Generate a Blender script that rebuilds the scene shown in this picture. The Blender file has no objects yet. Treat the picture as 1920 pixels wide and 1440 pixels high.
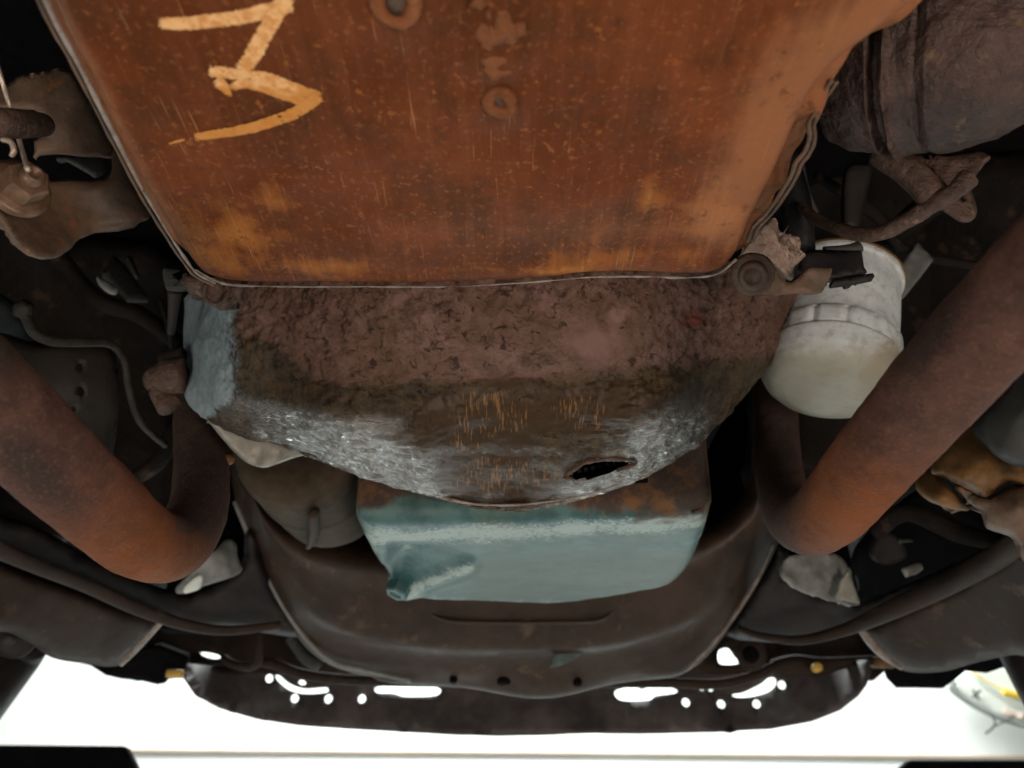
import bpy, bmesh, math, random
import numpy as np
from mathutils import Vector, Matrix, noise, geometry
random.seed(3)
C = bpy.context.scene.collection
sc = bpy.context.scene
R = math.radians
# ------------------------------------------------------------------ camera
TH = R(30.0); F = 1397.0
cam = bpy.data.objects.new('camera', bpy.data.cameras.new('camera'))
C.objects.link(cam); sc.camera = cam
cam.location = (0, 0, 0); cam.rotation_euler = (R(90) + TH, 0, 0)
cam.data.sensor_width = 36; cam.data.lens = 36 * F / 1920
cam.data.clip_start = .02; cam.data.clip_end = 60
cam.data.dof.use_dof = True; cam.data.dof.focus_distance = .62; cam.data.dof.aperture_fstop = 5.6
# ------------------------------------------------------------------ light
sc.view_settings.view_transform = 'Standard'; sc.view_settings.look = 'None'
sc.view_settings.exposure = 0; sc.view_settings.gamma = 1
w = bpy.data.worlds.new('World'); sc.world = w; w.use_nodes = True
w.node_tree.nodes['Background'].inputs[0].default_value = (.92, .97, 1, 1)
w.node_tree.nodes['Background'].inputs[1].default_value = .025
def area(name, loc, target, sx, sy, power, col):
    l = bpy.data.lights.new(name, 'AREA'); l.shape = 'RECTANGLE'; l.size = sx; l.size_y = sy
    l.energy = power; l.color = col
    o = bpy.data.objects.new(name, l); C.objects.link(o); o.location = loc
    o.rotation_euler = (Vector(target) - Vector(loc)).to_track_quat('-Z', 'Y').to_euler()
    return o
area('shop_light_front', (0, 4.4, 2.9), (0, 5.2, 0), 5.0, 1.6, 560, (.93, .99, .97))
area('work_light_right', (.75, -.55, -.55), (.1, .45, .35), .5, .5, 13.0, (1, .80, .66))
area('work_light_left', (-.9, -.25, -.8), (-.2, .5, .3), .6, .5, 8.0, (1, .86, .74))
area('front_glint_fill', (0, 3.1, -.9), (0, .6, .35), 3.4, .07, 7.5, (.84, .97, 1))  # added unseen strip, gives glints on the oily flanks and lifts the underside
# ------------------------------------------------------------------ pixel helpers (1920 x 1440 photograph)
FW = Vector((0, math.cos(TH), math.sin(TH))); UP = Vector((0, -math.sin(TH), math.cos(TH)))
def ray(u, v): return Vector(((u - 960) / F, 0, 0)) + UP * ((720 - v) / F) + FW
def P(u, v, d): return ray(u, v) * d
def PZ(u, v, z): r = ray(u, v); return r * (z / r.z)
def PY(u, v, y): r = ray(u, v); return r * (y / r.y)
def proj(p):
    d = p.dot(FW); return 960 + F * p.x / d, 720 - F * p.dot(UP) / d
def DS(ctrl):
    """smooth depth surface through (u, v, depth) points -> function to 3-D"""
    c = np.array(ctrl, float); xy = c[:, :2] / 500.; w_ = 1 / c[:, 2]; n = len(c)
    def phi(r): return np.where(r > 1e-9, r * r * np.log(r + 1e-12), 0)
    K = phi(np.linalg.norm(xy[:, None] - xy[None], axis=2)); Pm = np.c_[np.ones(n), xy]
    A = np.zeros((n + 3, n + 3)); A[:n, :n] = K + np.eye(n) * 1e-4; A[:n, n:] = Pm; A[n:, :n] = Pm.T
    if n <= 3:
        k, *_ = np.linalg.lstsq(Pm, w_, rcond=None)
        return lambda u, v, dd=0: P(u, v, 1 / float(k @ [1, u / 500., v / 500.]) + dd)
    s = np.linalg.solve(A, np.r_[w_, 0, 0, 0])
    def f(u, v, dd=0):
        q = np.array([u / 500., v / 500.]); r = np.linalg.norm(xy - q, axis=1)
        return P(u, v, 1 / float(s[:n] @ phi(r) + s[n:] @ [1, q[0], q[1]]) + dd)
    return f
def catmull(pts, per, closed=False):
    pts = [np.array(p, float) for p in pts]; n = len(pts); out = []
    rng = range(n) if closed else range(n - 1)
    for i in rng:
        if closed: a, b, c, d = pts[i - 1], pts[i], pts[(i + 1) % n], pts[(i + 2) % n]
        else: a, b, c, d = pts[max(i - 1, 0)], pts[i], pts[i + 1], pts[min(i + 2, n - 1)]
        for k in range(per):
            t = k / per
            out.append(.5 * ((2 * b) + (c - a) * t + (2 * a - 5 * b + 4 * c - d) * t * t + (3 * b - a - 3 * c + d) * t ** 3))
    if not closed: out.append(pts[-1])
    return out
def resample(pts, step, closed=True):
    pts = [np.array(p, float) for p in pts]
    if closed: pts = pts + [pts[0]]
    seg = [np.linalg.norm(pts[i + 1] - pts[i]) for i in range(len(pts) - 1)]
    L = sum(seg); n = max(6, int(L / step)); cum = np.r_[0, np.cumsum(seg)]
    A = np.array(pts); tt = np.linspace(0, L, n + 1)[:-1] if closed else np.linspace(0, L, n + 1)
    return [np.array([np.interp(t, cum, A[:, k]) for k in range(A.shape[1])]) for t in tt]
def inside(poly, x, y):
    P_ = np.array(poly); x0, y0 = P_[:, 0], P_[:, 1]; x1, y1 = np.roll(x0, -1), np.roll(y0, -1)
    c = ((y0 > y) != (y1 > y)); xs = (x1 - x0) * (y - y0) / np.where(y1 == y0, 1e-9, y1 - y0) + x0
    return (np.sum(c & (x < xs)) % 2) == 1
def edist(poly, x, y):
    P_ = np.array(poly); Q = np.roll(P_, -1, 0); d = Q - P_; p = np.array([x, y]) - P_
    t = np.clip((p * d).sum(1) / np.maximum((d * d).sum(1), 1e-12), 0, 1)
    return float(np.sqrt((((p - d * t[:, None])) ** 2).sum(1)).min())
# ------------------------------------------------------------------ object helpers
def thing(name, label, cat, loc=(0, 0, 0), group=None):
    o = bpy.data.objects.new(name, None); C.objects.link(o); o.location = loc; o.empty_display_size = .02
    o['label'] = label; o['category'] = cat
    if group: o['group'] = group
    return o
def tag(o, label, cat, group=None):
    o['label'] = label; o['category'] = cat
    if group: o['group'] = group
    return o
def adopt(o, parent, label=None):
    if parent is not None:
        o.parent = parent; o.matrix_parent_inverse = Matrix.Translation(-parent_loc(parent))
    if label: o['label'] = label
    return o
def parent_loc(p):
    v = Vector(p.location)
    return v if p.type == 'EMPTY' else Vector((0, 0, 0))
def mesh(name, verts, faces, mat, parent=None, smooth=True, label=None):
    me = bpy.data.meshes.new(name); me.from_pydata([tuple(v) for v in verts], [], faces); me.update()
    bm = bmesh.new(); bm.from_mesh(me); bmesh.ops.recalc_face_normals(bm, faces=bm.faces); bm.to_mesh(me); bm.free()
    if smooth: me.polygons.foreach_set('use_smooth', [True] * len(me.polygons))
    if mat: me.materials.append(mat)
    o = bpy.data.objects.new(name, me); C.objects.link(o)
    return adopt(o, parent, label)
def roughen(o, amp, scale, octv=4, seed=0, sharp=False):
    me = o.data; me.update(); n = [v.normal.copy() for v in me.vertices]; off = Vector((seed * 7.3, seed * 3.1, seed))
    for v, nn in zip(me.vertices, n):
        q = v.co * scale + off
        f = noise.fractal(q, 1, 2, octv) if not sharp else noise.turbulence(q, octv, False) - .8
        v.co += nn * f * amp
    me.update(); return o
def mask(o, name, fn):
    a = o.data.attributes.new(name, 'FLOAT', 'POINT'); vals = []
    for v in o.data.vertices:
        u, vv = proj(v.co); vals.append(fn(u, vv, v.co))
    a.data.foreach_set('value', vals); return o
def blobs(*bs):
    """soft ellipses (u, v, ru, rv, angle)"""
    def f(u, v, p):
        m = 0
        for b in bs:
            a = R(b[4]) if len(b) > 4 else 0
            x, y = u - b[0], v - b[1]; xx = (x * math.cos(a) + y * math.sin(a)) / b[2]; yy = (-x * math.sin(a) + y * math.cos(a)) / b[3]
            m = max(m, 1 - .5 * math.sqrt(xx * xx + yy * yy))
        return max(0, m)
    return f
def sheet(name, outline, D, mat, parent=None, holes=(), thick=.004, step=12, smooth=True, roll=None, label=None, rough=None, dent=None):
    ol = catmull(outline, 8, True) if smooth else [np.array(p, float) for p in outline]
    ol = resample(ol, step * .6) if smooth else sum([list(resample([outline[i], outline[(i + 1) % len(outline)]], step * .8, False))[:-1] for i in range(len(outline))], [])
    hs = [resample(catmull(h, 6, True), min(step * .5, 4)) for h in holes]
    V = [tuple(p) for p in ol]; E = [(i, (i + 1) % len(ol)) for i in range(len(ol))]
    for h in hs:
        b = len(V); V += [tuple(p) for p in h]; E += [(b + i, b + (i + 1) % len(h)) for i in range(len(h))]
    A = np.array(ol); x = A[:, 0].min()
    while x < A[:, 0].max():
        y = A[:, 1].min()
        while y < A[:, 1].max():
            px, py = x + random.uniform(-.2, .2) * step, y + random.uniform(-.2, .2) * step
            if inside(ol, px, py) and edist(ol, px, py) > step * .45 and all(edist(h, px, py) > 2.5 and not inside(h, px, py) for h in hs): V.append((px, py))
            y += step
        x += step
    r = geometry.delaunay_2d_cdt([Vector(p) for p in V], E, [], 0, 1e-4)
    vs, fs = r[0], r[2]; keep = []
    for f in fs:
        cx = sum(vs[i].x for i in f) / len(f); cy = sum(vs[i].y for i in f) / len(f)
        if inside(ol, cx, cy) and not any(inside(h, cx, cy) for h in hs): keep.append(tuple(f))
    pts = []
    for p in vs:
        dd = 0
        if roll:
            t = min(1, edist(ol, p.x, p.y) / roll[0]); dd = roll[1] * (1 - math.sqrt(max(0, 1 - (1 - t) ** 2)))
        if dent: dd += dent(p.x, p.y)
        pts.append(D(p.x, p.y, dd))
    o = mesh(name, pts, keep, mat, parent, True, label)
    me = o.data                                   # face the camera
    s = sum((p.normal.dot(p.center)) * p.area for p in me.polygons)
    if s > 0: me.flip_normals()
    if rough: roughen(o, *rough)
    m = o.modifiers.new('thickness', 'SOLIDIFY'); m.thickness = thick; m.offset = -1
    return o
def tube(name, pts, mat, parent=None, seg=20, per=8, rough=None, label=None, world=False, caps=True, flat=1):
    """pts: (u, v, depth, radius) or world (x, y, z, r)"""
    q = pts if world else [(*P(u, v, d), r) for u, v, d, r in pts]
    path = catmull(q, per); V = []; Fc = []; ref = None
    for i, p in enumerate(path):
        a = Vector(path[max(i - 1, 0)][:3]); b = Vector(path[min(i + 1, len(path) - 1)][:3]); t = (b - a).normalized()
        if ref is None: ref = t.orthogonal().normalized()
        ref = (ref - t * ref.dot(t)).normalized(); bi = t.cross(ref)
        for k in range(seg):
            an = 2 * math.pi * k / seg
            V.append(Vector(p[:3]) + (ref * math.cos(an) + bi * math.sin(an) * flat) * p[3])
    for i in range(len(path) - 1):
        for k in range(seg):
            a = i * seg + k; b = i * seg + (k + 1) % seg; Fc.append((a, b, b + seg, a + seg))
    if caps: Fc.append(tuple(range(seg))); Fc.append(tuple(range((len(path) - 1) * seg, len(path) * seg)))
    o = mesh(name, V, Fc, mat, parent, True, label)
    if rough: roughen(o, *rough)
    return o
def lathe(name, A, B, prof, mat, parent=None, seg=48, mod=None, rough=None, label=None, sub=1):
    """profile (t, r) along A->B (t in metres), both ends closed at the axis"""
    A = Vector(A); ax = (Vector(B) - A).normalized(); e = ax.orthogonal().normalized(); f = ax.cross(e); V = []; Fc = []
    if sub > 1:
        pr = []
        for i in range(len(prof) - 1):
            for k in range(sub): pr.append((prof[i][0] + (prof[i + 1][0] - prof[i][0]) * k / sub, prof[i][1] + (prof[i + 1][1] - prof[i][1]) * k / sub))
        prof = pr + [prof[-1]]
    for t, r in prof:
        for k in range(seg):
            an = 2 * math.pi * k / seg; rr = r * (mod(t, an) if mod else 1)
            V.append(A + ax * t + (e * math.cos(an) + f * math.sin(an)) * rr)
    n = len(prof)
    for i in range(n - 1):
        for k in range(seg):
            a = i * seg + k; b = i * seg + (k + 1) % seg; Fc.append((a, b, b + seg, a + seg))
    Fc.append(tuple(range(seg))); Fc.append(tuple(range((n - 1) * seg, n * seg)))
    o = mesh(name, V, Fc, mat, parent, True, label)
    if rough: roughen(o, *rough)
    return o
def hexhead(name, c, nrm, r, h, mat, parent, rot=0, bev=.12):
    nrm = Vector(nrm).normalized(); e = nrm.orthogonal().normalized(); f = nrm.cross(e); V = []; Fc = []
    rings = [(-.0, r), (h * (1 - bev), r), (h, r * (1 - bev)), (h, r * .55), (h * .9, r * .5)]
    for t, rr in rings:
        for k in range(6):
            an = rot + k * math.pi / 3; V.append(Vector(c) + nrm * t + (e * math.cos(an) + f * math.sin(an)) * rr)
    for i in range(len(rings) - 1):
        for k in range(6): a = i * 6 + k; b = i * 6 + (k + 1) % 6; Fc.append((a, b, b + 6, a + 6))
    Fc.append(tuple(range(6))); Fc.append(tuple(range((len(rings) - 1) * 6, len(rings) * 6)))
    return mesh(name, V, Fc, mat, parent, False)
def pan(name, ol3, z0, fil, wall, lean, mat, parent, cell=.006, dent=None, rough=None, flange=None, flange_mat=None, flange_jit=0):
    """pressed pan: flat underside at z0 with rounded edge, side wall rising to a flange. ol3 = list of (x, y)"""
    ol = resample(ol3, cell * .8); n = len(ol); A = np.array(ol)
    ar = .5 * sum(A[i][0] * A[(i + 1) % n][1] - A[(i + 1) % n][0] * A[i][1] for i in range(n))
    if ar < 0: A = A[::-1]
    T = np.roll(A, -3, 0) - np.roll(A, 3, 0); T /= np.linalg.norm(T, axis=1)[:, None]; N = np.c_[T[:, 1], -T[:, 0]]
    off = lambda d: A + N * d
    inn = off(-fil); V2 = [tuple(p) for p in inn]; E = [(i, (i + 1) % n) for i in range(n)]
    x = A[:, 0].min()
    while x < A[:, 0].max():
        y = A[:, 1].min()
        while y < A[:, 1].max():
            if inside(inn, x, y) and edist(inn, x, y) > cell * .6: V2.append((x + random.uniform(-.1, .1) * cell, y + random.uniform(-.1, .1) * cell))
            y += cell
        x += cell
    r = geometry.delaunay_2d_cdt([Vector(p) for p in V2], E, [], 0, 1e-6)
    # keep order of the boundary: first n outputs map to the inputs
    vs, fs, orig = r[0], r[2], r[3]
    mp = {}
    for i, o_ in enumerate(orig):
        for j in o_: mp[j] = i
    V = [Vector((p.x, p.y, z0)) for p in vs]; Fc = []
    for f in fs:
        cx = sum(vs[i].x for i in f) / len(f); cy = sum(vs[i].y for i in f) / len(f)
        if inside(inn, cx, cy): Fc.append(tuple(f))
    prev = [mp[i] for i in range(n)]
    rings = [(-fil + fil * math.sin(a), z0 + fil * (1 - math.cos(a))) for a in [R(15 * k) for k in range(1, 7)]]
    rings += [(lean * k / 4, z0 + fil + (wall - fil) * k / 4) for k in range(1, 5)]
    if flange:
        rings += [(lean + flange * .3, z0 + wall), (lean + flange, z0 + wall), (lean + flange, z0 + wall + .003)]
    for d, z in rings:
        R_ = off(d); cur = []
        for i in range(n):
            cur.append(len(V)); V.append(Vector((R_[i][0], R_[i][1], z)))
        for i in range(n): Fc.append((prev[i], prev[(i + 1) % n], cur[(i + 1) % n], cur[i]))
        prev = cur
    if dent: V = [v + Vector(dent(v)) for v in V]
    o = mesh(name, V, Fc, mat, parent)
    if rough: roughen(o, *rough)
    m = o.modifiers.new('thickness', 'SOLIDIFY'); m.thickness = .0015; m.offset = -1
    return o
# ------------------------------------------------------------------ materials
class NT:
    def __init__(s, name):
        s.m = bpy.data.materials.new(name); s.m.use_nodes = True; s.t = s.m.node_tree; s.n = s.t.nodes; s.b = s.n['Principled BSDF']
        s.pos = s.n.new('ShaderNodeNewGeometry').outputs['Position']
    def link(s, a, b): s.t.links.new(a, b)
    def val(s, sock, x):
        if hasattr(x, 'is_output') or isinstance(x, bpy.types.NodeSocket): s.link(x, sock)
        else:
            sock.default_value = (*x, 1) if isinstance(x, (tuple, list)) and len(x) == 3 and sock.type == 'RGBA' else x
    def map(s, scale, rot=(0, 0, 0), loc=(0, 0, 0)):
        m = s.n.new('ShaderNodeMapping'); s.link(s.pos, m.inputs[0]); m.inputs['Scale'].default_value = scale; m.inputs['Rotation'].default_value = rot; m.inputs['Location'].default_value = loc
        return m.outputs[0]
    def noise(s, scale, detail=5, rough=.6, vec=None, dist=0):
        n = s.n.new('ShaderNodeTexNoise'); s.link(vec or s.pos, n.inputs['Vector']); n.inputs['Scale'].default_value = scale
        n.inputs['Detail'].default_value = detail; n.inputs['Roughness'].default_value = rough; n.inputs['Distortion'].default_value = dist
        return n.outputs['Fac']
    def vor(s, scale, feature='F1', vec=None, out='Distance', rnd=1):
        n = s.n.new('ShaderNodeTexVoronoi'); n.feature = feature; s.link(vec or s.pos, n.inputs['Vector']); n.inputs['Scale'].default_value = scale
        n.inputs['Randomness'].default_value = rnd
        return n.outputs[out]
    def ramp(s, fac, stops):
        r = s.n.new('ShaderNodeValToRGB'); s.link(fac, r.inputs[0]); e = r.color_ramp.elements
        while len(e) < len(stops): e.new(.5)
        for i, (p, c) in enumerate(stops): e[i].position = p; e[i].color = (*c, 1) if isinstance(c, tuple) else (c, c, c, 1)
        return r.outputs[0]
    def mth(s, op, a, b=0, clamp=False):
        m = s.n.new('ShaderNodeMath'); m.operation = op; m.use_clamp = clamp; s.val(m.inputs[0], a); s.val(m.inputs[1], b); return m.outputs[0]
    def mix(s, f, a, b, mode='MIX'):
        m = s.n.new('ShaderNodeMix'); m.data_type = 'RGBA'; m.blend_type = mode
        s.val(m.inputs[0], f); s.val(m.inputs[6], a); s.val(m.inputs[7], b); return m.outputs[2]
    def step(s, x, c, wdt):  # smooth threshold
        m = s.n.new('ShaderNodeMapRange'); m.interpolation_type = 'SMOOTHSTEP'; s.link(x, m.inputs[0]); m.inputs[1].default_value = c - wdt; m.inputs[2].default_value = c + wdt; return m.outputs[0]
    def attr(s, name):
        a = s.n.new('ShaderNodeAttribute'); a.attribute_name = name; return a.outputs['Fac']
    def stain(s, name, nz, k=.5, c=.5, wdt=.06):
        return s.step(s.mth('ADD', s.attr(name), s.mth('MULTIPLY', s.mth('SUBTRACT', nz, .5), k)), c, wdt)
    def bump(s, h, strength, dist, prev=None):
        b = s.n.new('ShaderNodeBump'); s.link(h, b.inputs['Height']); b.inputs['Strength'].default_value = strength; b.inputs['Distance'].default_value = dist
        if prev: s.link(prev, b.inputs['Normal'])
        return b.outputs[0]
    def out(s, col, rough, normal=None, metal=0, spec=.5):
        s.val(s.b.inputs['Base Color'], col); s.val(s.b.inputs['Roughness'], rough); s.val(s.b.inputs['Metallic'], metal)
        s.val(s.b.inputs['Specular IOR Level'], spec)
        if normal: s.link(normal, s.b.inputs['Normal'])
        return s.m
def simple(name, c0, c1, scale=30, rough=(.5, .8), bscale=120, bump=.4, bdist=.002, c2=None, metal=0, spec=.4):
    """mottled worn metal: colours c0..c1 in patches, optional specks of c2"""
    t = NT(name); a = t.noise(scale, 6, .65); b = t.noise(scale * 5, 4, .6)
    m = t.mth('ADD', t.mth('MULTIPLY', a, .7), t.mth('MULTIPLY', b, .3))
    col = t.mix(t.step(m, .5, .14), c0, c1)
    if c2: col = t.mix(t.step(t.noise(scale * 2.2, 7, .7), .62, .05), col, c2)
    rg = t.ramp(a, [(.3, rough[0]), (.7, rough[1])])
    return t.out(col, rg, t.bump(t.noise(bscale, 5, .65), bump, bdist), metal, spec)
def mat_pan():
    t = NT('rusty_pan_steel'); big = t.noise(9, 4, .55); mid = t.noise(45, 7, .68); fine = t.noise(240, 4, .6)
    streak = t.noise(1, 6, .6, t.map((170, 9, 30))); streak2 = t.noise(1, 5, .6, t.map((420, 22, 30)))
    col = t.mix(t.step(big, .5, .2), (.100, .026, .0065), (.165, .045, .0130))
    col = t.mix(t.mth('MULTIPLY', t.step(t.noise(16, 7, .68), .52, .09), .75), col, (.070, .024, .008))
    col = t.mix(t.mth('MULTIPLY', t.step(streak, .56, .14), .16), col, (.27, .085, .035))
    # ochre rust bloom towards the front edge
    rust = t.stain('rust', t.mth('ADD', t.mth('MULTIPLY', mid, .6), t.mth('MULTIPLY', streak, .12)), 2.3, .53, .24)
    rc = t.mix(t.step(t.noise(90, 6, .7), .5, .12), (.52, .20, .040), (.30, .095, .016))
    rc = t.mix(t.mth('MULTIPLY', t.step(streak2, .6, .08), .7), rc, (.42, .24, .10))
    col = t.mix(t.mth('MULTIPLY', rust, .80), col, rc)
    pale = t.stain('pale', t.mth('ADD', t.mth('MULTIPLY', mid, .7), t.mth('MULTIPLY', streak, .3)), .8, .6, .3)
    col = t.mix(t.mth('MULTIPLY', pale, .5), col, (.40, .175, .085))
    # speckle and pits
    sp = t.step(t.noise(210, 3, .5), .66, .03)
    spm = t.mth('MULTIPLY', sp, t.step(t.noise(20, 6, .75), .52, .06))
    col = t.mix(t.mth('MULTIPLY', spm, .38), col, (.42, .15, .035))
    pit = t.mth('MULTIPLY', t.step(t.noise(120, 5, .7), .60, .04), t.step(t.noise(30, 4), .48, .08))
    col = t.mix(t.mth('MULTIPLY', pit, .6), col, (.06, .022, .01))
    scr = t.mth('MULTIPLY', t.step(t.noise(1, 3, .5, t.map((900, 16, 30))), .70, .03), t.step(t.noise(14, 3), .5, .1))
    col = t.mix(t.mth('MULTIPLY', scr, .55), col, (.48, .27, .12))
    wv = t.mth('MULTIPLY', t.step(fine, .62, .08), .35); col = t.mix(wv, col, (.36, .14, .05))
    rg = t.mix(t.step(mid, .5, .2), (.34,) * 3, (.55,) * 3)
    h = t.mth('ADD', t.mth('MULTIPLY', mid, .7), t.mth('MULTIPLY', fine, .25)); h = t.mth('ADD', h, t.mth('MULTIPLY', spm, .35))
    rim = t.stain('rim', mid, .5, .5, .2); col = t.mix(t.mth('MULTIPLY', rim, .8), col, (.34, .29, .24))  # grey rim colour stands in for light caught by the rounded edge
    nb = t.bump(big, .25, .02); nb = t.bump(h, .5, .0018, nb)
    return t.out(col, rg, nb, 0, .10)
def mat_bell():
    t = NT('oily_grimy_casting'); big = t.noise(10, 4, .55); mid = t.noise(60, 7, .7); fine = t.noise(260, 5, .65); blob = t.vor(190, 'SMOOTH_F1'); wrk = t.noise(1, 6, .66, t.map((120, 400, 400))); grain = t.noise(130, 6, .7)
    col = t.mix(t.step(mid, .5, .14), (.115, .064, .047), (.205, .120, .102))
    col = t.mix(t.mth('MULTIPLY', t.step(big, .5, .1), .5), col, (.11, .06, .035))
    sm = t.stain('smooth', mid, .5, .55, .25); col = t.mix(t.mth('MULTIPLY', sm, .7), col, (.175, .098, .088))
    col = t.mix(t.stain('red', mid, .5, .6, .25), col, (.17, .05, .04))
    wet = t.stain('wet', mid, .6, .5, .10)
    wc = t.mix(t.step(t.noise(40, 6, .7), .5, .12), (.026, .016, .0065), (.072, .044, .018)); shn = t.mth('MULTIPLY', t.stain('sheen', mid, .9, .5, .2), t.step(t.mth('ADD', t.mth('MULTIPLY', wrk, .65), t.mth('MULTIPLY', grain, .35)), .495, .035)); wc = t.mix(shn, wc, (.075, .06, .042))
    col = t.mix(wet, col, wc)
    lobe = t.stain('lobe', t.noise(30, 6, .7), .35, .5, .06); col = t.mix(t.mth('MULTIPLY', lobe, .85), col, (.036, .018, .006))
    alu = t.stain('alu', t.noise(70, 7, .75), 1.2, .5, .16)
    ac = t.mix(t.step(t.noise(120, 5, .7), .5, .2), (.15, .20, .225), (.24, .30, .33)); col = t.mix(alu, col, ac)
    scr = t.mth('MULTIPLY', t.step(t.noise(1, 4, .6, t.map((480, 52, 52), (0, R(6), R(-12)), (.3, 0, 0))), .575, .05), t.stain('scratch', t.noise(60, 4), .5, .5, .05))
    col = t.mix(t.mth('MULTIPLY', scr, .8), col, (.21, .105, .034))
    crack = t.mth('SUBTRACT', 1, t.step(t.vor(75, 'DISTANCE_TO_EDGE', t.vwarp()), .03, .03)) if hasattr(t, 'vwarp') else t.mth('SUBTRACT', 1, t.step(t.noise(95, 7, .8, dist=.6), .395, .05))
    crack = t.mth('MULTIPLY', crack, t.mth('SUBTRACT', 1, sm)); crack = t.mth('MULTIPLY', crack, t.mth('SUBTRACT', 1, alu))
    col = t.mix(t.mth('MULTIPLY', crack, .6), col, (.02, .012, .008))
    rg = t.mix(wet, t.mix(sm, (.66,) * 3, (.50,) * 3), t.ramp(t.noise(50, 4), [(.3, .14), (.7, .26)])); rg = t.mix(alu, rg, (.38,) * 3); rg = t.mix(lobe, rg, (.42,) * 3)
    h = t.mth('ADD', t.mth('MULTIPLY', mid, .9), t.mth('MULTIPLY', fine, .35)); h = t.mth('ADD', h, t.mth('ADD', t.mth('MULTIPLY', blob, .45), t.mth('MULTIPLY', grain, .6)))
    h = t.mth('ADD', h, t.mth('MULTIPLY', t.mth('MULTIPLY', wrk, 1.5), t.stain('sheen', mid, .5, .35, .2))); h = t.mth('SUBTRACT', h, t.mth('MULTIPLY', crack, .4))
    k = t.mth('SUBTRACT', 1, t.mth('MULTIPLY', t.mth('MAXIMUM', sm, t.mth('MAXIMUM', t.mth('MULTIPLY', lobe, .95), t.mth('MULTIPLY', alu, .8))), .8))
    h = t.mth('MULTIPLY', h, t.mth('MULTIPLY', k, t.mth('SUBTRACT', 1, t.mth('MULTIPLY', wet, .35))))
    nb = t.bump(h, 1.0, .0038)
    cw = t.mth('MAXIMUM', t.mth('MULTIPLY', wet, .06), t.stain('sheen', t.noise(38, 6, .7), 1.1, .55, .3)); cw = t.mth('MULTIPLY', cw, t.mth('SUBTRACT', 1, t.mth('MULTIPLY', t.stain('lobe', t.noise(40, 6, .7), .7, .55, .3), .75)))
    t.val(t.b.inputs['Coat Weight'], cw); t.val(t.b.inputs['Coat Roughness'], .09); t.val(t.b.inputs['Coat IOR'], 2.1)
    t.link(t.bump(t.mth('ADD', t.noise(1, 4, .6, t.map((60, 190, 190))), t.mth('MULTIPLY', t.noise(230, 3, .5), .22)), 1.0, .0042), t.b.inputs['Coat Normal'])
    return t.out(col, rg, nb, 0, t.mix(lobe, t.mix(t.stain('sheen', mid, .5, .45, .25), (.28,) * 3, (.9,) * 3), (.22,) * 3))
def mat_pipe():
    t = NT('heat_rusted_pipe'); mid = t.noise(55, 7, .7); fine = t.noise(420, 4, .6)
    col = t.mix(t.step(mid, .5, .2), (.066, .037, .030), (.115, .060, .048))
    col = t.mix(t.mth('MULTIPLY', t.stain('orange', mid, .4, .5, .35), .85), col, (.20, .058, .011))
    col = t.mix(t.mth('MULTIPLY', t.stain('darkened', mid, .4, .5, .3), .85), col, (.035, .028, .025))  # darker patches, mainly on the risers
    col = t.mix(t.mth('MULTIPLY', t.step(fine, .6, .1), .3), col, (.22, .12, .09))
    fl = t.step(t.noise(34, 8, .78), .54, .05); col = t.mix(t.mth('MULTIPLY', fl, .2), col, (.055, .030, .022))
    nb = t.bump(t.mth('ADD', t.mth('ADD', t.mth('MULTIPLY', mid, .8), t.mth('MULTIPLY', fl, -.25)), t.mth('MULTIPLY', fine, .6)), .85, .0016)
    return t.out(col, t.ramp(mid, [(.3, .55), (.7, .8)]), nb, 0, .06)
def mat_teal():
    t = NT('worn_teal_paint'); mid = t.noise(26, 7, .7); fine = t.noise(240, 6, .75)
    col = t.mix(t.step(mid, .5, .13), (.026, .088, .098), (.074, .158, .156)); col = t.mix(t.mth('MULTIPLY', t.step(t.noise(9, 6, .7), .55, .1), .35), col, (.075, .085, .055))
    col = t.mix(t.mth('MULTIPLY', t.stain('dull', mid, .4, .5, .3), .7), col, (.052, .086, .070))
    col = t.mix(t.mth('MULTIPLY', t.stain('worn', t.mth('ADD', t.mth('MULTIPLY', fine, .65), t.mth('MULTIPLY', mid, .35)), 2.2, .60, .10), .7), col, (.36, .45, .42))  # real wear plus painted-in light on the ridge and dent facet
    rust = t.stain('rust', t.noise(60, 7, .75), 1.1, .5, .2)
    rc = t.mix(t.step(t.noise(32, 6, .75), .55, .1), (.050, .034, .028), (.16, .075, .026)); col = t.mix(rust, col, rc)
    col = t.mix(t.mth('MULTIPLY', t.step(t.noise(110, 3, .5), .70, .02), .6), col, (.05, .07, .07))
    nb = t.bump(t.mth('ADD', fine, t.mth('MULTIPLY', mid, .5)), .35, .0012)
    return t.out(col, t.mix(rust, (.42,) * 3, (.7,) * 3), nb, 0, .4)
def mat_white():
    t = NT('dirty_white_enamel'); a = t.noise(22, 7, .7); b = t.noise(80, 6, .75)
    col = t.mix(t.step(a, .5, .25), (.50, .56, .59), (.70, .78, .82))
    col = t.mix(t.mth('MULTIPLY', t.step(b, .55, .09), .5), col, (.30, .29, .24))
    col = t.mix(t.mth('MULTIPLY', t.stain('dirt', b, .9, .5, .2), .75), col, (.34, .23, .12))
    col = t.mix(t.mth('MULTIPLY', t.stain('dull', a, .8, .5, .3), .85), col, (.24, .235, .18))  # lower half of the can greyer, its shading put into the colour
    return t.out(col, t.ramp(a, [(.3, .4), (.7, .6)]), t.bump(b, .3, .001), 0, .4)
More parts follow.
